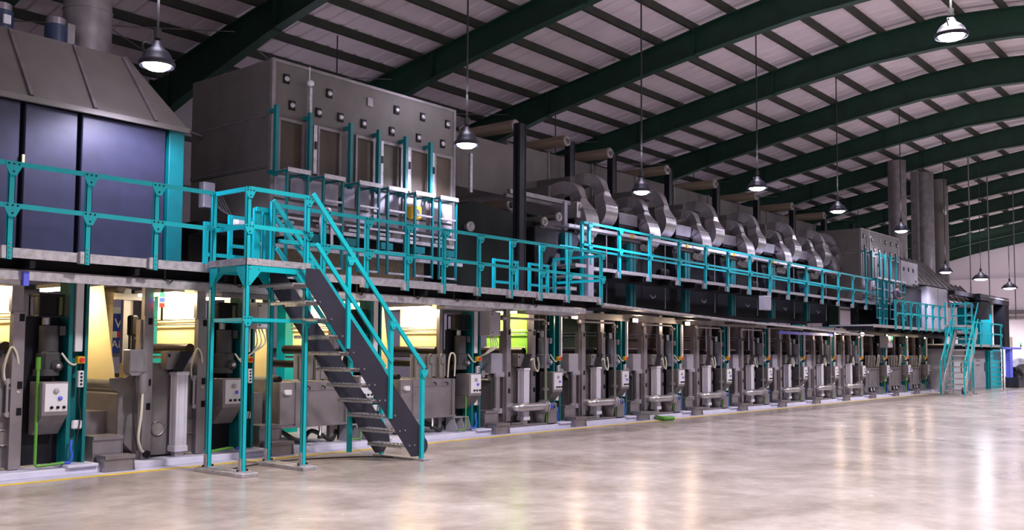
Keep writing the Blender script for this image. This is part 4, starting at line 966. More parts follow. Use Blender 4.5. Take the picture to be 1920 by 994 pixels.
# green hose bundle and grey scrap on the floor
q = onf = None
def fl_(px, py):
    d = ray(px, py); return CAMP + d*(-CAMH/d.z)
a, b = fl_(1197, 786), fl_(1262, 788)
m = MB(); m.tube(spline([(a.x,a.y,.05),(a.x+.5,a.y-.05,.05),(b.x-.3,b.y+.1,.05),(b.x,b.y,.05)],4), .05, 10); m.tube(spline([(a.x+.1,a.y+.1,.04),(a.x+.6,a.y+.08,.04),(b.x-.1,b.y+.2,.04)],4), .04, 10)
put('green_hose_bundle', m, M['gpipe'], label='green hose bundle lying on the floor by the plinth', cat='hose')
a = fl_(1280, 778); m = MB(); m.tube(spline([(a.x-.5,a.y,.04),(a.x-.2,a.y+.05,.06),(a.x+.1,a.y-.05,.04),(a.x+.3,a.y+.03,.04)],4), [.03,.05,.06,.05,.04,.06,.05,.05,.04,.03,.03,.03,.02][:13], 8)
put('grey_rag', m, M['steeld'], label='crumpled grey rag on the floor beside the green hose', cat='rag')
m = MB(); m.tube(spline([tuple(fl_(*p))[:2]+(.012,) for p in ((425,884),(460,876),(530,866),(620,860),(700,858),(790,862))],5), .009, 6)
put('floor_cable', m, M['rubber'], label='thin black cable on the floor between the landing feet', cat='cable')
# ================================================================== CANOPY AND BEAMS OVER THE PIPE BAYS
t = thing('canopy', (24, 11, 2.2), 'long sagging silver canopy sheet over the pipe bays', 'canopy')
cz = [(16.03,2.55),(18.48,2.475),(20.4,2.425),(22.43,2.37),(24.1,2.34),(25.75,2.31),(28.7,2.245),(31.78,2.175)]
for (xa, za), (xb, zb) in zip(cz, cz[1:]):
    m = MB(); y0, y1, h = 10.9, 12.2, .05
    m.v += [(xa,y0,za-h),(xb,y0,zb-h),(xb,y1,zb+.06),(xa,y1,za+.06),(xa,y0,za),(xb,y0,zb),(xb,y1,zb+.10),(xa,y1,za+.10)]
    for q in ((3,2,1,0),(4,5,6,7),(0,1,5,4),(1,2,6,5),(2,3,7,6),(3,0,4,7)): m.face(list(q))
    put('sheet', m, M['galv'], t)
for k in range(6):
    xa = 17.3+2.51*k; za = 2.47-.02*k
    m = MB(); m.bbox(xa, xa+1.35, 11.2, 11.45, za-.10-.03*k*.6, za-.04-.03*k*.6, .01); put('shelf_channel', m, M['blackb'], label='dark channel under the silver canopy, %s from the left' % ORD[k], cat='shelf', group='dark channels under the canopy')
m = MB(); m.box(16.0, 33.5, 11.86, 11.95, 2.26, 2.40); put('header_beam', m, M['steeld'], label='dull steel header beam along the tops of the pipe bays', cat='beam')
m = MB(); m.box(33.5, 43.4, 11.86, 11.95, 2.22, 2.40); put('header_beam', m, M['blackb'], label='black header beam over the far vat bays', cat='beam')
m = MB(); m.box(26.3, 30.4, 11.74, 11.80, 2.12, 2.2); put('cable_tray', m, M['bluel'], label='bluish cable tray near the canopy end', cat='tray')  # even saturated blue paint

# ================================================================== UPPER WALKWAY
UY, UZ = 12.2, 3.46
platform('upper walkway deck with thin pale edge strip before the black steamer', 17.15, 36.6, 12.25, 13.0, UZ, lip=.07)
dzx = lambda x: 4.445 - max(0, x-20)*.008
railing('long teal railing of the upper walkway in front of the curved ducts', [17.40, 18.63, 19.98, 21.39, 22.78, 24.07, 25.43, 26.78, 28.12, 29.48, 30.80, 32.21, 33.56, 34.90, 36.49], UY, dzx, 3.93, 3.27, x0=17.14, x1=36.6, low=None, pw=.045)
m = MB(); m.box(17.10, 17.18, UY, UY+.06, 2.66, 4.44); put('end_post', m, M['teal'], label='tall teal end post at the left end of the upper railing', cat='post')
t = thing('rear_railing', (17.4, 12.95, 3.9), 'second teal rail running behind the upper railing', 'railing')
m = MB(); m.beam((17.3, 12.97, 3.97), (36.4, 12.97, 3.90), .03, .05); put('rail', m, M['teal'], t)
t = thing('step_stairs', (16.6, 12.5, 2.66), 'small dark stair with three checkered treads up to the upper walkway', 'stairs')
for k in range(3):
    m = MB(); m.box(16.35+.18*k, 16.75+.18*k, 12.1, 12.8, 2.92+.26*k, 2.95+.26*k); m.box(16.35+.18*k, 16.75+.18*k, 12.09, 12.1, 2.88+.26*k, 2.955+.26*k); put('tread', m, M['tread'], t)
m = MB(); m.prism([(16.2,2.66),(16.5,2.66),(17.1,3.5),(17.1,3.75),(16.95,3.75)], 'y', 12.80, 12.82); put('side_plate', m, M['anth'], t)
m = MB(); m.bbox(17.2, 17.42, 12.1, 12.22, 2.66, 3.72, .01); m.mat(1); m.box(17.28,17.34,12.09,12.1,3.5,3.66); put('gate_pillar', m, [M['cabl'], M['teal']], label='pale violet pillar with teal latch at the upper walkway gate', cat='pillar')

# ================================================================== BLACK STEAMER AND LARGE PANELS
t = thing('panelled_machine', (14.9, 13.2, 2.66), 'large black-green panel block left of the steamer', 'machine')
m = MB(); m.prism([(13.75,2.66),(16.9,2.66),(16.9,4.5),(14.6,4.68),(14.0,4.45),(13.75,4.1)], 'y', 13.2, 14.6); put('body', m, mat('black_green_panel', (.005,.008,.006), .6, 0, .2, 3, spec=.2), t)
m = MB(); m.bbox(16.3, 17.1, 12.9, 13.2, 2.66, 4.3, .02); put('end_block', m, M['black'], t)
for k, (px, py) in enumerate(((880,425),(1018,416),(1045,407))):
    q = aty(px, py, 13.0 if k else 13.1); m = MB(); m.lathe((q.x, q.y, q.z), [(.001,-.02),(.06,-.02),(.06,-.06),(.105,-.06),(.105,.0),(.06,.02),(.06,1.2)], 20, 'y'); 
    put('roller_end', m, M['clear'], label=['pale roller end at the left of the black-green panel','pale roller end above the black-green panel','second pale roller end above the black-green panel'][k], cat='roller')
ST = [17.67+2.755*k for k in range(7)]
def steamer(x0, lab):
    t = thing('steamer_section', (x0+1.3, 13.2, 2.66), lab, 'machine')
    m = MB(); m.box(x0-.3, x0+2.455, 13.3, 14.7, 2.66, 4.40); put('body', m, M['black'], t)
    m = MB(); m.prism([(x0-.62,4.36),(x0+.72,4.36),(x0+.40,3.85),(x0+.10,3.62),(x0-.3,3.55)], 'y', 13.12, 13.3); put('funnel_plate', m, M['anth'], t, 'dark violet funnel plate')
    m = MB(); m.box(x0-.14, x0-.02, 12.98, 13.105, 2.66, 4.30); m.box(x0+.02, x0+.12, 12.98, 13.105, 2.66, 4.30); m.box(x0-.14, x0+.12, 13.1, 13.11, 2.66, 4.3); put('teal_upright', m, M['dteal'], t, 'dark teal upright')
    m = MB(); m.box(x0-.15, x0+2.50, 12.86, 12.92, 4.42, 4.49); m.box(x0-.15, x0+2.50, 12.92, 13.3, 4.46, 4.47); put('top_rail', m, M['alu'], t, 'pale aluminium rail')
    m = MB(); m.bbox(x0+2.46, x0+2.58, 12.84, 12.92, 4.40, 4.50, .01); put('yellow_knob', m, M['yel'], t, 'yellow knob')
    m = MB(); m.bbox(x0+.06, x0+.26, 12.84, 12.86, 4.43, 4.48, .004); put('label_plate', m, M['white'], t)
    for dx, z in ((.62,4.27),(.84,4.27),(1.06,4.25)):
        m = MB(); m.lathe((x0+dx,13.12,z), [(.001,-.0),(.05,-.0),(.05,-.05),(.085,-.05),(.085,.2)], 16, 'y'); put('roller_ring', m, M['clear'] if z > 4 else M['steeld'], t)
    m = MB(); m.cyl((x0+1.5,12.95,2.7),(x0+1.5,12.95,4.42),.015,6); put('thin_rod', m, M['steel'], t)
    m = MB(); m.tube(spline([(x0+1.0,13.1,3.05),(x0+1.05,13.05,2.97),(x0+1.15,13.05,3.05),(x0+1.25,13.1,3.0)],4), .02, 6); put('bent_tube', m, M['steelb'], t, 'bright bent tube')
    m = MB(); m.bbox(x0+1.7,x0+2.2,13.2,13.3,3.55,3.8,.03); put('cover', m, M['black'], t)
    m = MB(); m.bbox(x0+1.2, x0+1.32, 13.3, 13.45, 4.40, 4.95, .01); m.cyl((x0+1.7,13.35,4.55),(x0+1.7,13.28,4.55),.05,14); m.cyl((x0+1.95,13.35,4.6),(x0+1.95,13.28,4.6),.045,14); m.cyl((x0+1.4,13.3,4.55),(x0+2.2,13.3,4.55),.02,6); put('valve_group', m, M['blackb'], t)
    return t
sb = steamer(ST[0], 'black steamer section with dark funnel plate, first from the left'); sb['group'] = 'black steamer sections'
for k in range(1, 6): copy_tree(sb, (ST[k]-ST[0],0,0), 'black steamer section with dark funnel plate, %s from the left' % ORD[k], 'black steamer sections')
# beam frame left of the ducts
t = thing('pipe_frame', (17.2, 14, 4.4), 'grey bracket frame between the black post and the first curved duct', 'frame')
q = aty(1058, 440, 13.4); q2 = aty(1058, 378, 13.4)
m = MB(); m.box(q.x-.06, q.x+.06, 13.35, 13.45, q.z, q2.z); put('upright', m, M['cabl'], t)
m = MB(); m.box(q.x-2.0, q.x+.25, 13.4, 13.5, q2.z-.06, q2.z+.04); put('arm', m, M['steeld'], t)
m = MB(); m.bbox(q.x+.4, q.x+.75, 13.3, 14.2, q2.z-.35, q2.z+.05, .02); put('duct_stub', m, M['steelb'], t)

# ---- trunk duct
t = thing('trunk_duct', (28, 16, 5.6), 'long grey rectangular duct running above the steamer behind the black posts', 'duct')
secs = [(15.6, 18.2, 14.9, 6.62, 5.35)] + [(18.2, 19.9, 15.3, 6.82, 5.5)] + [(19.9+2.3*k, 19.9+2.3*(k+1), 15.5, 6.9, 5.55) for k in range(8)]
for (a, b, y0, z1, z0) in secs:
    m = MB(); m.bbox(a+.01, b-.01, y0, 17.2, z0, z1, .008); put('section', m, M['cab'] if a > 19 else M['hood'], t)
    m = MB(); m.box(b-.025, b+.025, y0-.03, y0+.02, z0-.03, z1+.03); m.box(b-.025, b+.025, y0, 17.2, z1, z1+.03); put('flange', m, M['steeld'], t)
for k in range(9):
    m = MB(); m.bbox(20.9+2*k, 21.2+2*k, 15.44, 15.5, 5.9, 6.2, .01); put('damper', m, M['steeld'], t)
q = aty(878, 330, 14.7); m = MB(); m.box(q.x-.04, q.x+.04, 14.6, 14.66, 5.2, 6.1); put('light_strip', m, M['galv'], label='pale vertical strip on the duct wall right of the oven', cat='strip')
m = MB(); m.bbox(13.6, 15.6, 14.9, 17.2, 5.3, 6.6, .01); put('duct_box', m, M['hood'], label='grey duct box adjoining the right end of the near oven', cat='duct')
# ---- curved ducts in pairs
def ribbon(path, widths, th, xc, t):
    """curved sheet duct: path (y,z), half widths along X"""
    n = len(path); m = MB(); P_ = [Vector((0, p[0], p[1])) for p in path]; base = len(m.v); rings = []
    for i, p in enumerate(P_):
        tg = (P_[min(i+1,n-1)] - P_[max(i-1,0)]).normalized(); nr = Vector((0, tg.z, -tg.y))
        a, b = p + nr*th/2, p - nr*th/2; h = widths[i]
        rings.append([(xc-h, a.y, a.z), (xc+h, a.y, a.z), (xc+h, b.y, b.z), (xc-h, b.y, b.z)])
    for k in range(4):
        j = (k+1) % 4; bs = len(m.v)
        for r_ in rings: m.v += [r_[k], r_[j]]
        for i in range(n-1): m.face([bs+2*i, bs+2*i+1, bs+2*i+3, bs+2*i+2], k in (0, 2))
    m.quad(*rings[0]); m.quad(*rings[-1][::-1])
    o = put('curved_sheet', m, M['steelb'], t)
    for i in (int(n*.40), int(n*.60), n-3):
        s_ = MB(); p = P_[i]; tg = (P_[i+1]-P_[i-1]).normalized(); nr = Vector((0, tg.z, -tg.y)); h = widths[i]+.012
        a, b = p + nr*(th/2+.012), p - nr*(th/2+.012)
        s_.beam((xc-h, a.y, a.z), (xc+h, a.y, a.z), .02, .02); s_.beam((xc-h, a.y, a.z), (xc-h, b.y, b.z), .02, .02)
        put('seam', s_, M['steeld'], t)
def sp2(pts, sub=5): return [(v.y, v.z) for v in spline([(0, a, b) for a, b in pts], sub)]
def wid(n, lo=.10, hi=.27):
    out = []
    for i in range(n):
        f = i/(n-1); out.append(hi if f > .60 else (lo + (hi-lo)*max(0, (f-.40)/.20)) if f > .40 else lo+(.20-lo)*(1-max(0,f-.15)/.25) if f > .15 else .20)
    return out
def sduct(xr, lab, kind):
    t = thing('curved_duct', (xr, 13.6, 4.6), lab, 'duct')
    if kind: path = sp2([(14.3,5.86),(13.95,5.93),(13.62,5.84),(13.47,5.6),(13.42,5.38),(13.30,5.12),(13.36,4.90),(13.60,4.76),(13.95,4.72)])
    else: path = sp2([(14.2,5.52),(13.9,5.58),(13.62,5.50),(13.52,5.30),(13.46,5.12),(13.30,4.88),(13.24,4.66),(13.26,4.52),(13.36,4.42)])
    m = MB(); m.bbox(xr-.3, xr+.3, 14.2, 15.5, 5.3 if kind == 0 else 5.65, 5.65 if kind == 0 else 6.02, .02); put('plenum', m, M['cab'], t, 'dull grey plenum box')
    ribbon(path, wid(len(path)), .30, xr, t); return t
dR = sduct(19.72, 'c-shaped silver sheet duct, right one of the first pair', 1); dR['group'] = 'c-shaped silver ducts over the steamer'
dL = sduct(18.80, 's-shaped silver sheet duct, left one of the first pair', 0); dL['group'] = 's-shaped silver ducts over the steamer'
for k, dx in enumerate((2.88, 5.72, 8.55, 11.35, 14.0, 15.28)):
    copy_tree(dR, (dx,0,0), 'c-shaped silver sheet duct, right one of the %s pair' % ORD[k+1], dR['group'])
    copy_tree(dL, (dx+(.3 if k == 5 else 0),0,0), 's-shaped silver sheet duct, left one of the %s pair' % ORD[k+1], dL['group'])
# dark hoods between the pairs
def dhood(x, lab):
    t = thing('intake_hood', (x, 13.6, 4.6), lab, 'hood')
    m = MB(); m.prism([(13.5,4.78),(14.8,4.9),(14.8,5.35),(13.5,5.15)], 'x', x-.5, x+.35); put('body', m, M['blackb'], t)
    m = MB(); m.box(x-.5, x+.36, 13.48, 13.5, 4.86, 5.16); put('pale_front', m, M['cabl'], t, 'pale front sheet')  # paler sheet over the front of the black hood
    return t
dh = dhood(21.05, 'black intake hood with pale front between curved duct pairs, first from the left'); dh['group'] = 'intake hoods between the duct pairs'
for k, dx in enumerate((2.88, 5.7, 8.55, 11.35, 14.1)): copy_tree(dh, (dx,0,0), 'black intake hood between curved duct pairs, %s from the left' % ORD[k+1], dh['group'])
# ---- black posts with rolls
def bpost(x, lab, Y=15.):
    t = thing('black_post', (x, Y, 2.66), lab, 'post'); dy = Y-15
    m = MB(); zt = 7.2 if Y > 14 else 6.36; zb = 0 if Y > 14 else 2.655
    m.box(x-.11, x-.09, 14.92+dy, 15.1+dy, zb, zt); m.box(x+.09, x+.11, 14.92+dy, 15.1+dy, zb, zt); m.box(x-.11, x+.11, 15.0+dy, 15.02+dy, zb, zt); m.box(x-.1,x+.1,14.93+dy,14.95+dy,zb,zt); put('post_section', m, M['blackb'], t); return t
PX = [18.32,20.47,22.5,25.64,28.74,31.82,34.93,38.06,41.23]
bp = bpost(15.42, 'tall black post rising from the walkway beside the near oven duct', 12.6); bp['group'] = 'tall black posts before the trunk duct'
bp.pop('group', None) if False else None
bp2 = bpost(PX[1], 'tall black post before the trunk duct, second from the left'); bp2['group'] = bp['group']
for k in range(2, 9): copy_tree(bp2, (PX[k]-PX[1],0,0), 'tall black post before the trunk duct, %s from the left' % ORD[k], bp['group'])
def roll(x, z, lab, y0=14.9):
    t = thing('cloth_roll', (x, 16.5, z), lab, 'roll')
    m = MB(); m.cyl((x, y0, z), (x, y0+4.4, z), .15, 18); put('rolled_cloth', m, M['wood'], t)
    m = MB(); m.lathe((x,y0,z), [(.001,0),(.07,0),(.07,-.03),(.14,-.03),(.155,-.01),(.155,.03)], 18, 'y'); m.cyl((x,y0-.12,z),(x,y0,z),.03,8); put('end_ring', m, M['clear'], t); return t
rl = roll(PX[0]-.28, 7.16, 'long brown cloth roll laid across the first black post'); rl['group'] = 'long cloth rolls above the trunk duct'
for k in range(1, 8): copy_tree(rl, (PX[k]-PX[0],0,0), 'long cloth roll above the trunk duct at the %s black post' % ORD[k], rl['group'])
q = aty(962, 386, 14.5); roll(q.x-.1, q.z, 'lower brown cloth roll beside the first black post, below the duct', 14.5)
# beams and clutter between panel and trunk
t = thing('upper_frame', (15.5, 14.6, 4.5), 'dark horizontal frame with pale gaps between trunk duct and black-green panel', 'frame')
m = MB(); m.box(13.6, 18.0, 14.62, 14.7, 4.72, 4.80); put('beam', m, M['blackb'], t)
m = MB(); m.box(13.6, 18.0, 14.7, 15.2, 4.55, 4.62); put('beam', m, M['blackb'], t)
m = MB(); m.box(17.0, 21.0, 14.3, 14.4, 5.18, 5.27); put('beam', m, M['steeld'], t)

# ================================================================== FAR WALKWAY, OVEN, HOODS
platform('far walkway deck on which a person stands', 31.9, 43.6, 10.93, 12.45, 2.53, lip=.09)
fx = [33.98, 34.82, 35.66, 36.54, 37.42, 38.28, 39.14]
railing('teal railing of the far walkway left of the far stair', fx, 10.88, 3.44, 2.98, 2.40, x1=39.75, pw=.04, bracket=False)
t = thing('ladder_cage', (36.6, 12.1, 2.53), 'tall teal post cage at the right end of the upper railing', 'frame')
for x, y in ((36.2,12.15),(36.55,12.15),(36.9,12.15)):
    m = MB(); m.box(x-.05, x+.05, y, y+.06, 2.53, 4.34); put('post', m, M['teal'], t)
stair_tower(38.05, 9.77, -1, 'teal landing frame at the top of the far stair', 'far metal stair with teal handrails climbing to the right', 'galv')
platform('short low deck with pale edge right of the far stair', 41.0, 47.2, 10.55, 12.0, 1.98, lip=.1)
railing('low teal railing right of the far stair', [43.7, 45.4, 47.15], 10.5, 2.92, 2.45, 1.85, x0=41.0, pw=.035, bracket=False)
t = thing('access_ladder', (47.1, 10.7, 0), 'upright galvanised ladder with teal rails at the right end of the low deck', 'ladder')
for y in (10.46, 11.0):
    m = MB(); m.box(47.05, 47.12, y-.02, y+.02, 0, 1.95); put('rail', m, M['dteal'], t)
for k in range(9):
    m = MB(); m.box(47.06, 47.14, 10.46, 11.0, .12+.21*k, .15+.21*k); put('rung', m, M['steelb'], t)
# floor cabinets under the low deck
for k, (a, b, y, mm, lab) in enumerate(((41.6, 43.3, 11.2, 'grey', 'grey floor cabinet behind the far stair foot'), (43.4, 44.5, 11.4, 'beige', 'beige-brown door panel under the low deck'), (44.6, 46.9, 11.15, 'cabl', 'steel cabinet with small ladder grips under the low deck'), (47.3, 49.6, 11.1, 'teal', 'teal cabinet behind the upright ladder'))):
    t = thing('floor_cabinet', ((a+b)/2, y, 0), lab, 'cabinet')
    m = MB(); m.bbox(a, b, y, y+.9, 0, 1.8, .01); put('body', m, M[mm], t)
    m = MB(); m.bbox(a+.05, b-.05, y-.02, y, .08, 1.72, .005); put('door', m, M[mm], t)
    m = MB(); m.bbox(b-.25, b-.2, y-.05, y-.02, .8, 1.2, .008); put('handle', m, M['blackb'], t)
    if k == 2:
        for z in (1.1, 1.3, 1.5):
            m = MB(); m.cyl((a+.6,y-.05,z),(a+1.3,y-.05,z),.015,6); put('grip', m, M['steelb'], t)
m = MB(); m.bbox(51.9, 54.2, 12.5, 13.6, 2.0, 4.3, .02); put('teal_housing', m, M['teal'], label='tall teal housing inside the black portal frame', cat='machine')
# black portal frame
t = thing('black_portal', (50, 12, 0), 'large black portal frame standing before the far wall', 'frame')
q = lambda px, py, Y=12.0: aty(px, py, Y)
a = q(1838, 555); b = q(1892, 570)
m = MB(); m.box(a.x, b.x, 12.0, 12.5, a.z-.25, a.z+.12); put('top_beam', m, M['blackb'], t)
m = MB(); m.box(b.x-1.2, b.x-.1, 12.0, 12.5, 1.9, a.z-.25); put('leg', m, M['black'], t)
m = MB(); m.box(a.x, a.x+1.6, 12.0, 12.6, a.z-1.1, a.z-.2); put('hanging_block', m, M['black'], t)
m = MB(); m.box(a.x-3.6, a.x, 12.2, 12.5, a.z-.1, a.z+.1); put('side_beam', m, M['blackb'], t)
m = MB(); m.box(a.x-3.0, a.x, 12.2, 12.5, a.z-.62, a.z-.45); put('side_beam', m, M['blackb'], t)
m = MB(); m.beam((a.x-1.4, 12.3, a.z-1.05), (a.x+.1, 12.3, a.z-.5), .08, .1); put('brace', m, M['blackb'], t)
m = MB(); m.box(a.x+1.8, b.x-.1, 11.97, 12.0, a.z-.0, a.z+.04); put('edge_light_strip', m, M['alu'], t)
# white cabinets on the far deck
t = thing('white_cabinet', (44.6, 12.5, 2.7), 'pair of tall white cabinet doors on the far deck under the ribbed hoods', 'cabinet')
m = MB(); m.bbox(43.15, 46.1, 12.5, 13.0, 2.6, 4.5, .01); put('body', m, M['grey'], t)
for a_, b_ in ((43.2, 44.58), (44.68, 46.05)):
    m = MB(); m.bbox(a_, b_, 12.47, 12.5, 2.65, 4.46, .006); put('door', m, M['grey'], t)
t = thing('dark_booth', (41, 12.6, 2.53), 'dark open booth with teal frames behind the standing person', 'booth')
m = MB(); m.box(39.6, 43.0, 12.7, 14.2, 2.53, 4.35); put('dark_wall', m, M['black'], t)
for k in range(5):
    m = MB(); a_ = 39.9+.62*k; m.box(a_, a_+.06, 12.55, 12.6, 2.55, 3.6); put('teal_upright', m, M['dteal'], t)
m = MB(); m.box(39.9, 42.45, 12.55, 12.6, 3.2, 3.26); put('teal_crossbar', m, M['dteal'], t)
# two ribbed hoods
def rhood(x0, x1, z0, z1, y0, y1, lab, slope=1.0, n=6):
    t = thing('ribbed_hood', ((x0+x1)/2, y0, z0), lab, 'hood')
    m = MB(); s_ = slope
    m.v += [(x0,y0,z0),(x1,y0,z0),(x1-s_,y1,z1),(x0,y1,z1),(x0,y1+2,z0),(x1,y1+2,z0),(x1-s_,y1+1,z1),(x0,y1+1,z1)]
    for qd in ((0,1,2,3),(1,5,6,2),(5,4,7,6),(4,0,3,7),(3,2,6,7),(0,4,5,1)): m.face(list(qd))
    put('sheet', m, M['hood'], t)
    for k in range(n+1):
        f = k/n; m = MB(); m.beam((x0+(x1-x0)*f, y0-.02, z0), (x0+(x1-s_-x0)*f, y1-.02, z1+.02), .07, .09, up=(0,-1,.7)); put('rib', m, M['steeld'], t)
rhood(41.6, 46.6, 4.55, 5.75, 12.5, 13.4, 'upper ribbed sheet hood beyond the far oven')
rhood(46.4, 52.2, 3.95, 4.95, 12.5, 13.3, 'lower ribbed sheet hood beside the black portal frame')
m = MB(); m.bbox(39.7, 41.9, 12.5, 14.5, 4.4, 5.36, .01); m.mat(1)
for k in range(3): m.box(40.0+.6*k, 40.12+.6*k, 12.48, 12.5, 4.95, 5.1)
m.box(41.2, 41.9, 12.46, 12.5, 4.40, 4.46); put('vent_casing', m, [M['cabl'], M['black']], label='pale casing with small vents right of the far oven', cat='casing')
t = thing('exhaust_duct', (44.15, 14, 4.9), 'slimmer exhaust duct rising to the roof beyond the far oven', 'duct')
for a_, b_ in ((4.8, 7.1), (7.1, 10.3)):
    m = MB(); m.cyl((44.15,14,a_),(44.15,14,b_),.39,24); m.cyl((44.15,14,a_),(44.15,14,a_+.05),.41,24); put('duct_section', m, M['steeld'], t)
t = thing('exhaust_duct', (49.4, 14, 4.3), 'broad double exhaust duct nearest the far wall', 'duct')
for xx, mm in ((48.2,'steeld'),(50.6,'hood')):
    for a_, b_ in ((4.0, 6.9), (6.9, 10.35)):
        m = MB(); m.cyl((xx,14,a_),(xx,14,b_),.42,24); m.cyl((xx,14,a_),(xx,14,a_+.05),.44,24); m.box(xx-.8,xx+.8,14.1,14.4,a_,b_) if xx < 49 else None; put('duct_section', m, M[mm], t)
m = MB(); m.lathe((50.0,13.55,8.7),[(.001,-.02),(.22,-.02),(.22,.05)],16,'y'); put('inspection_cap', m, M['galv'], t, 'pale round inspection cap')

# ================================================================== FLOOR MACHINES AT THE FAR RIGHT
t = thing('blue_stand', (50.3, 10.9, 0), 'blue t-shaped stand with its glow put into the paint at the right picture edge', 'stand')
q0 = aty(1896, 655, 10.6)
m = MB(); m.box(q0.x-.25, q0.x+.25, 10.6, 10.8, .5, q0.z); put('column', m, M['bluel'], t)  # blue glow is painted as the stand's colour
q1, q2 = aty(1882, 652, 10.6), aty(1911, 654, 10.6)
m = MB(); m.bbox(q1.x, q2.x, 10.5, 10.9, q0.z, q0.z+.09, .01); put('top_plate', m, M['bluel'], t)
p = aty(1914, 645, 10.6); m = MB(); m.cyl((p.x,10.6,p.z-.15),(p.x,10.6,p.z-.03),.03,8); m.mat(1); m.cyl((p.x,10.6,p.z-.03),(p.x,10.6,p.z+.05),.05,12); put('green_beacon', m, [M['blackb'], M['e_green']], t, 'small green beacon')
t = thing('drum_machine', (50.4, 10.8, 0), 'dark drive block with a large disc wheel at the right edge', 'machine')
m = MB(); m.bbox(49.9, 51.4, 10.42, 11.0, 0, .52, .02); put('base', m, M['anth'], t)
m = MB(); m.cyl((50.2,10.75,.8),(50.9,10.75,.8),.18,14); m.bbox(50.1,50.6,10.6,10.9,.52,.75,.03); put('drive', m, M['black'], t)
m = MB(); m.lathe((50.9,10.42,.72), [(.001,-.06),(.10,-.06),(.12,-.02),(.36,-.02),(.40,-.05),(.42,0),(.40,.04),(.001,.04)], 28, 'x'); put('disc_wheel', m, M['steeld'], t)
t = thing('wrapped_roll', (53, 10.72, 0), 'white plastic wrapped roll on a cradle at the right picture edge', 'roll')
m = MB(); m.tube([(51.6,10.72,1.0),(55.0,10.72,1.0)], .40, 20); put('roll', m, M['wrap'], t)
m = MB(); m.bbox(51.6, 55.0, 10.4, 11.0, .0, .62, .03); put('cradle', m, M['cabl'], t)
p = aty(1893, 641, 16); m = MB(); m.bbox(p.x-2.2, p.x+.9, 16, 16.5, p.z-.45, p.z+.35, .02); put('wall_cabinet', m, M['beige'], label='beige cabinet hung on the far wall side above the blue stand', cat='cabinet')
m = MB(); p = aty(1905, 598, 15.5); m.cyl((XE-.5, 12, p.z+.6), (XE-.5, 16.8, p.z+.6), .12, 8); m.cyl((XE-.5, 12, p.z+.2), (XE-.5, 16.8, p.z+.2), .08, 8); put('wall_pipe', m, M['steeld'], label='grey pipes running along the far wall', cat='pipe')

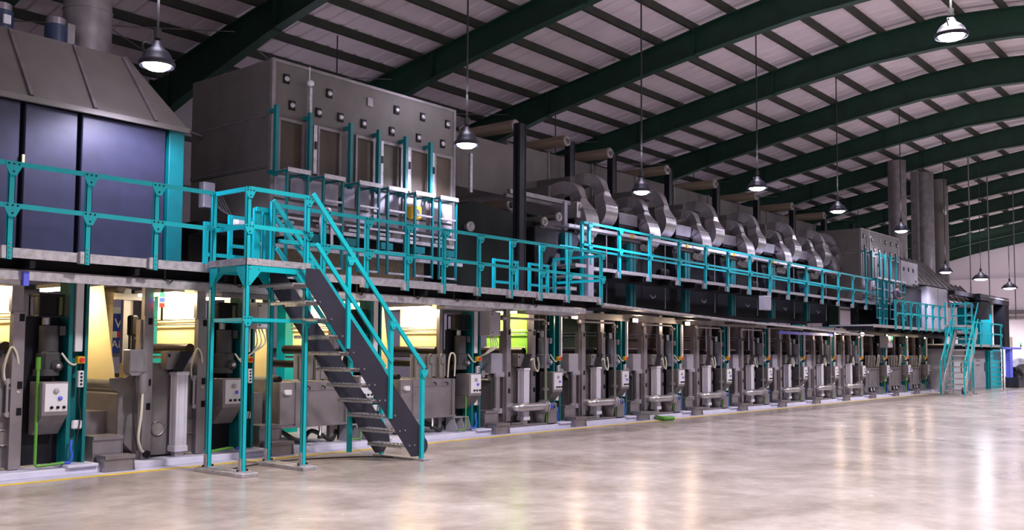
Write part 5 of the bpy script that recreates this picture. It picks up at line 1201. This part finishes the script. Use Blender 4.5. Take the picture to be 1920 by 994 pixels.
# ================================================================== PERSON ON THE FAR WALKWAY
def person(px, Y, zf):
    x = X_(px, Y, 560); S = 1.68/1.75
    t = thing('person', (x, Y, zf), 'person in grey shirt and dark trousers standing on the far walkway, hands at the chest', 'person')
    def skin(name, verts, edges, radii, mt, parent, root=0, sub=2):
        me = bpy.data.meshes.new(name); me.from_pydata([tuple(Vector(v)*S) for v in verts], edges, []); o = bpy.data.objects.new(name, me); COL.objects.link(o); o.parent = parent
        md = o.modifiers.new('skin', 'SKIN'); md.use_smooth_shade = True
        for i, r in enumerate(radii):
            me.skin_vertices[0].data[i].radius = (r*S, r*S)
        me.skin_vertices[0].data[root].use_root = True
        o.modifiers.new('sub', 'SUBSURF').levels = sub; o.modifiers['sub'].render_levels = sub
        dg = bpy.context.evaluated_depsgraph_get(); m2 = bpy.data.meshes.new_from_object(o.evaluated_get(dg)); o.modifiers.clear(); o.data = m2; m2.materials.clear(); m2.materials.append(mt); return o
    # facing -Y; x is left/right
    V = [(0,0,.95),(0,0,1.12),(0,0,1.32),(0,.0,1.45),(0,-.01,1.55),(0,-.02,1.66),(0,-.01,1.72),
         (.17,0,1.42),(.23,0,1.16),(.12,-.17,1.12),(.04,-.24,1.20),
         (-.17,0,1.42),(-.24,0,1.16),(-.13,-.17,1.10),(-.05,-.24,1.17),
         (.10,0,.88),(.12,-.01,.48),(.13,.02,.09),(.14,-.12,.04),
         (-.10,0,.88),(-.12,-.03,.48),(-.12,.02,.09),(-.13,-.12,.04)]
    Ed = [(0,1),(1,2),(2,3),(3,4),(4,5),(5,6),(3,7),(7,8),(8,9),(9,10),(3,11),(11,12),(12,13),(13,14),(0,15),(15,16),(16,17),(17,18),(0,19),(19,20),(20,21),(21,22)]
    R_ = [.14,.125,.15,.075,.052,.082,.06,.062,.045,.034,.028,.062,.045,.034,.028,.095,.062,.042,.035,.095,.062,.042,.035]
    skin('body', V, Ed, R_, M['skin'], t)
    Vs = [(0,0,.93),(0,0,1.12),(0,0,1.32),(0,0,1.42),(.17,0,1.42),(.235,0,1.18),(.17,-.1,1.13),(-.17,0,1.42),(-.245,0,1.18),(-.18,-.1,1.12)]
    skin('shirt', Vs, [(0,1),(1,2),(2,3),(3,4),(4,5),(5,6),(3,7),(7,8),(8,9)], [.165,.145,.17,.10,.082,.062,.055,.082,.062,.055], M['shirt'], t)
    Vt = [(0,0,.95),(.10,0,.86),(.12,-.01,.48),(.13,.02,.1),(-.10,0,.86),(-.12,-.03,.48),(-.12,.02,.1)]
    skin('trousers', Vt, [(0,1),(1,2),(2,3),(0,4),(4,5),(5,6)], [.15,.11,.078,.062,.11,.078,.062], M['trouser'], t)
    skin('hair', [(0,.015,1.70),(0,.02,1.755)], [(0,1)], [.088,.06], M['hair'], t)
    for sx in (-1,1):
        for k in range(4):
            bx = sx*.045+ (k-1.5)*.018; z0 = 1.18
            m_ = MB(); m_.tube([Vector(v)*S+Vector((x,Y,zf)) for v in ((bx,-.25,z0),(bx*.6,-.275,z0+.03),(bx*.2,-.28,z0+.045))], [.009,.008,.007], 6); put('finger', m_, M['skin'], t)
        m_ = MB(); m_.tube([Vector(v)*S+Vector((x,Y,zf)) for v in ((sx*.05,-.22,1.2),(sx*.04,-.25,1.245))], [.011,.008], 6); put('thumb', m_, M['skin'], t)
        m_ = MB(); m_.bbox(x+sx*.125-.045, x+sx*.125+.045, Y-.19, Y+.08, zf, zf+.08, .025); put('shoe', m_, M['black'], t)
        m_ = MB(); c_ = Vector((sx*.032,-.098,1.665))*S+Vector((x,Y,zf)); m_.lathe(tuple(c_), [(.001,-.008),(.01,0),(.001,.008)], 8, 'y'); put('eye', m_, M['hair'], t)
        m_ = MB(); c_ = Vector((sx*.088,0,1.65))*S+Vector((x,Y,zf)); m_.bbox(c_.x-.01,c_.x+.01,c_.y-.015,c_.y+.02,c_.z-.03,c_.z+.03,.006); put('ear', m_, M['skin'], t)
    m_ = MB(); c_ = Vector((0,-.105,1.635))*S+Vector((x,Y,zf)); m_.prism([(c_.x-.012,c_.z-.02),(c_.x+.012,c_.z-.02),(c_.x,c_.z+.03)], 'y', c_.y-.015, c_.y+.02); put('nose', m_, M['skin'], t)
    m_ = MB(); c_ = Vector((0,-.096,1.595))*S+Vector((x,Y,zf)); m_.bbox(c_.x-.022,c_.x+.022,c_.y-.004,c_.y+.01,c_.z-.005,c_.z+.005,.002); put('mouth', m_, M['maroon'], t)
person(1682, 11.7, 2.535)
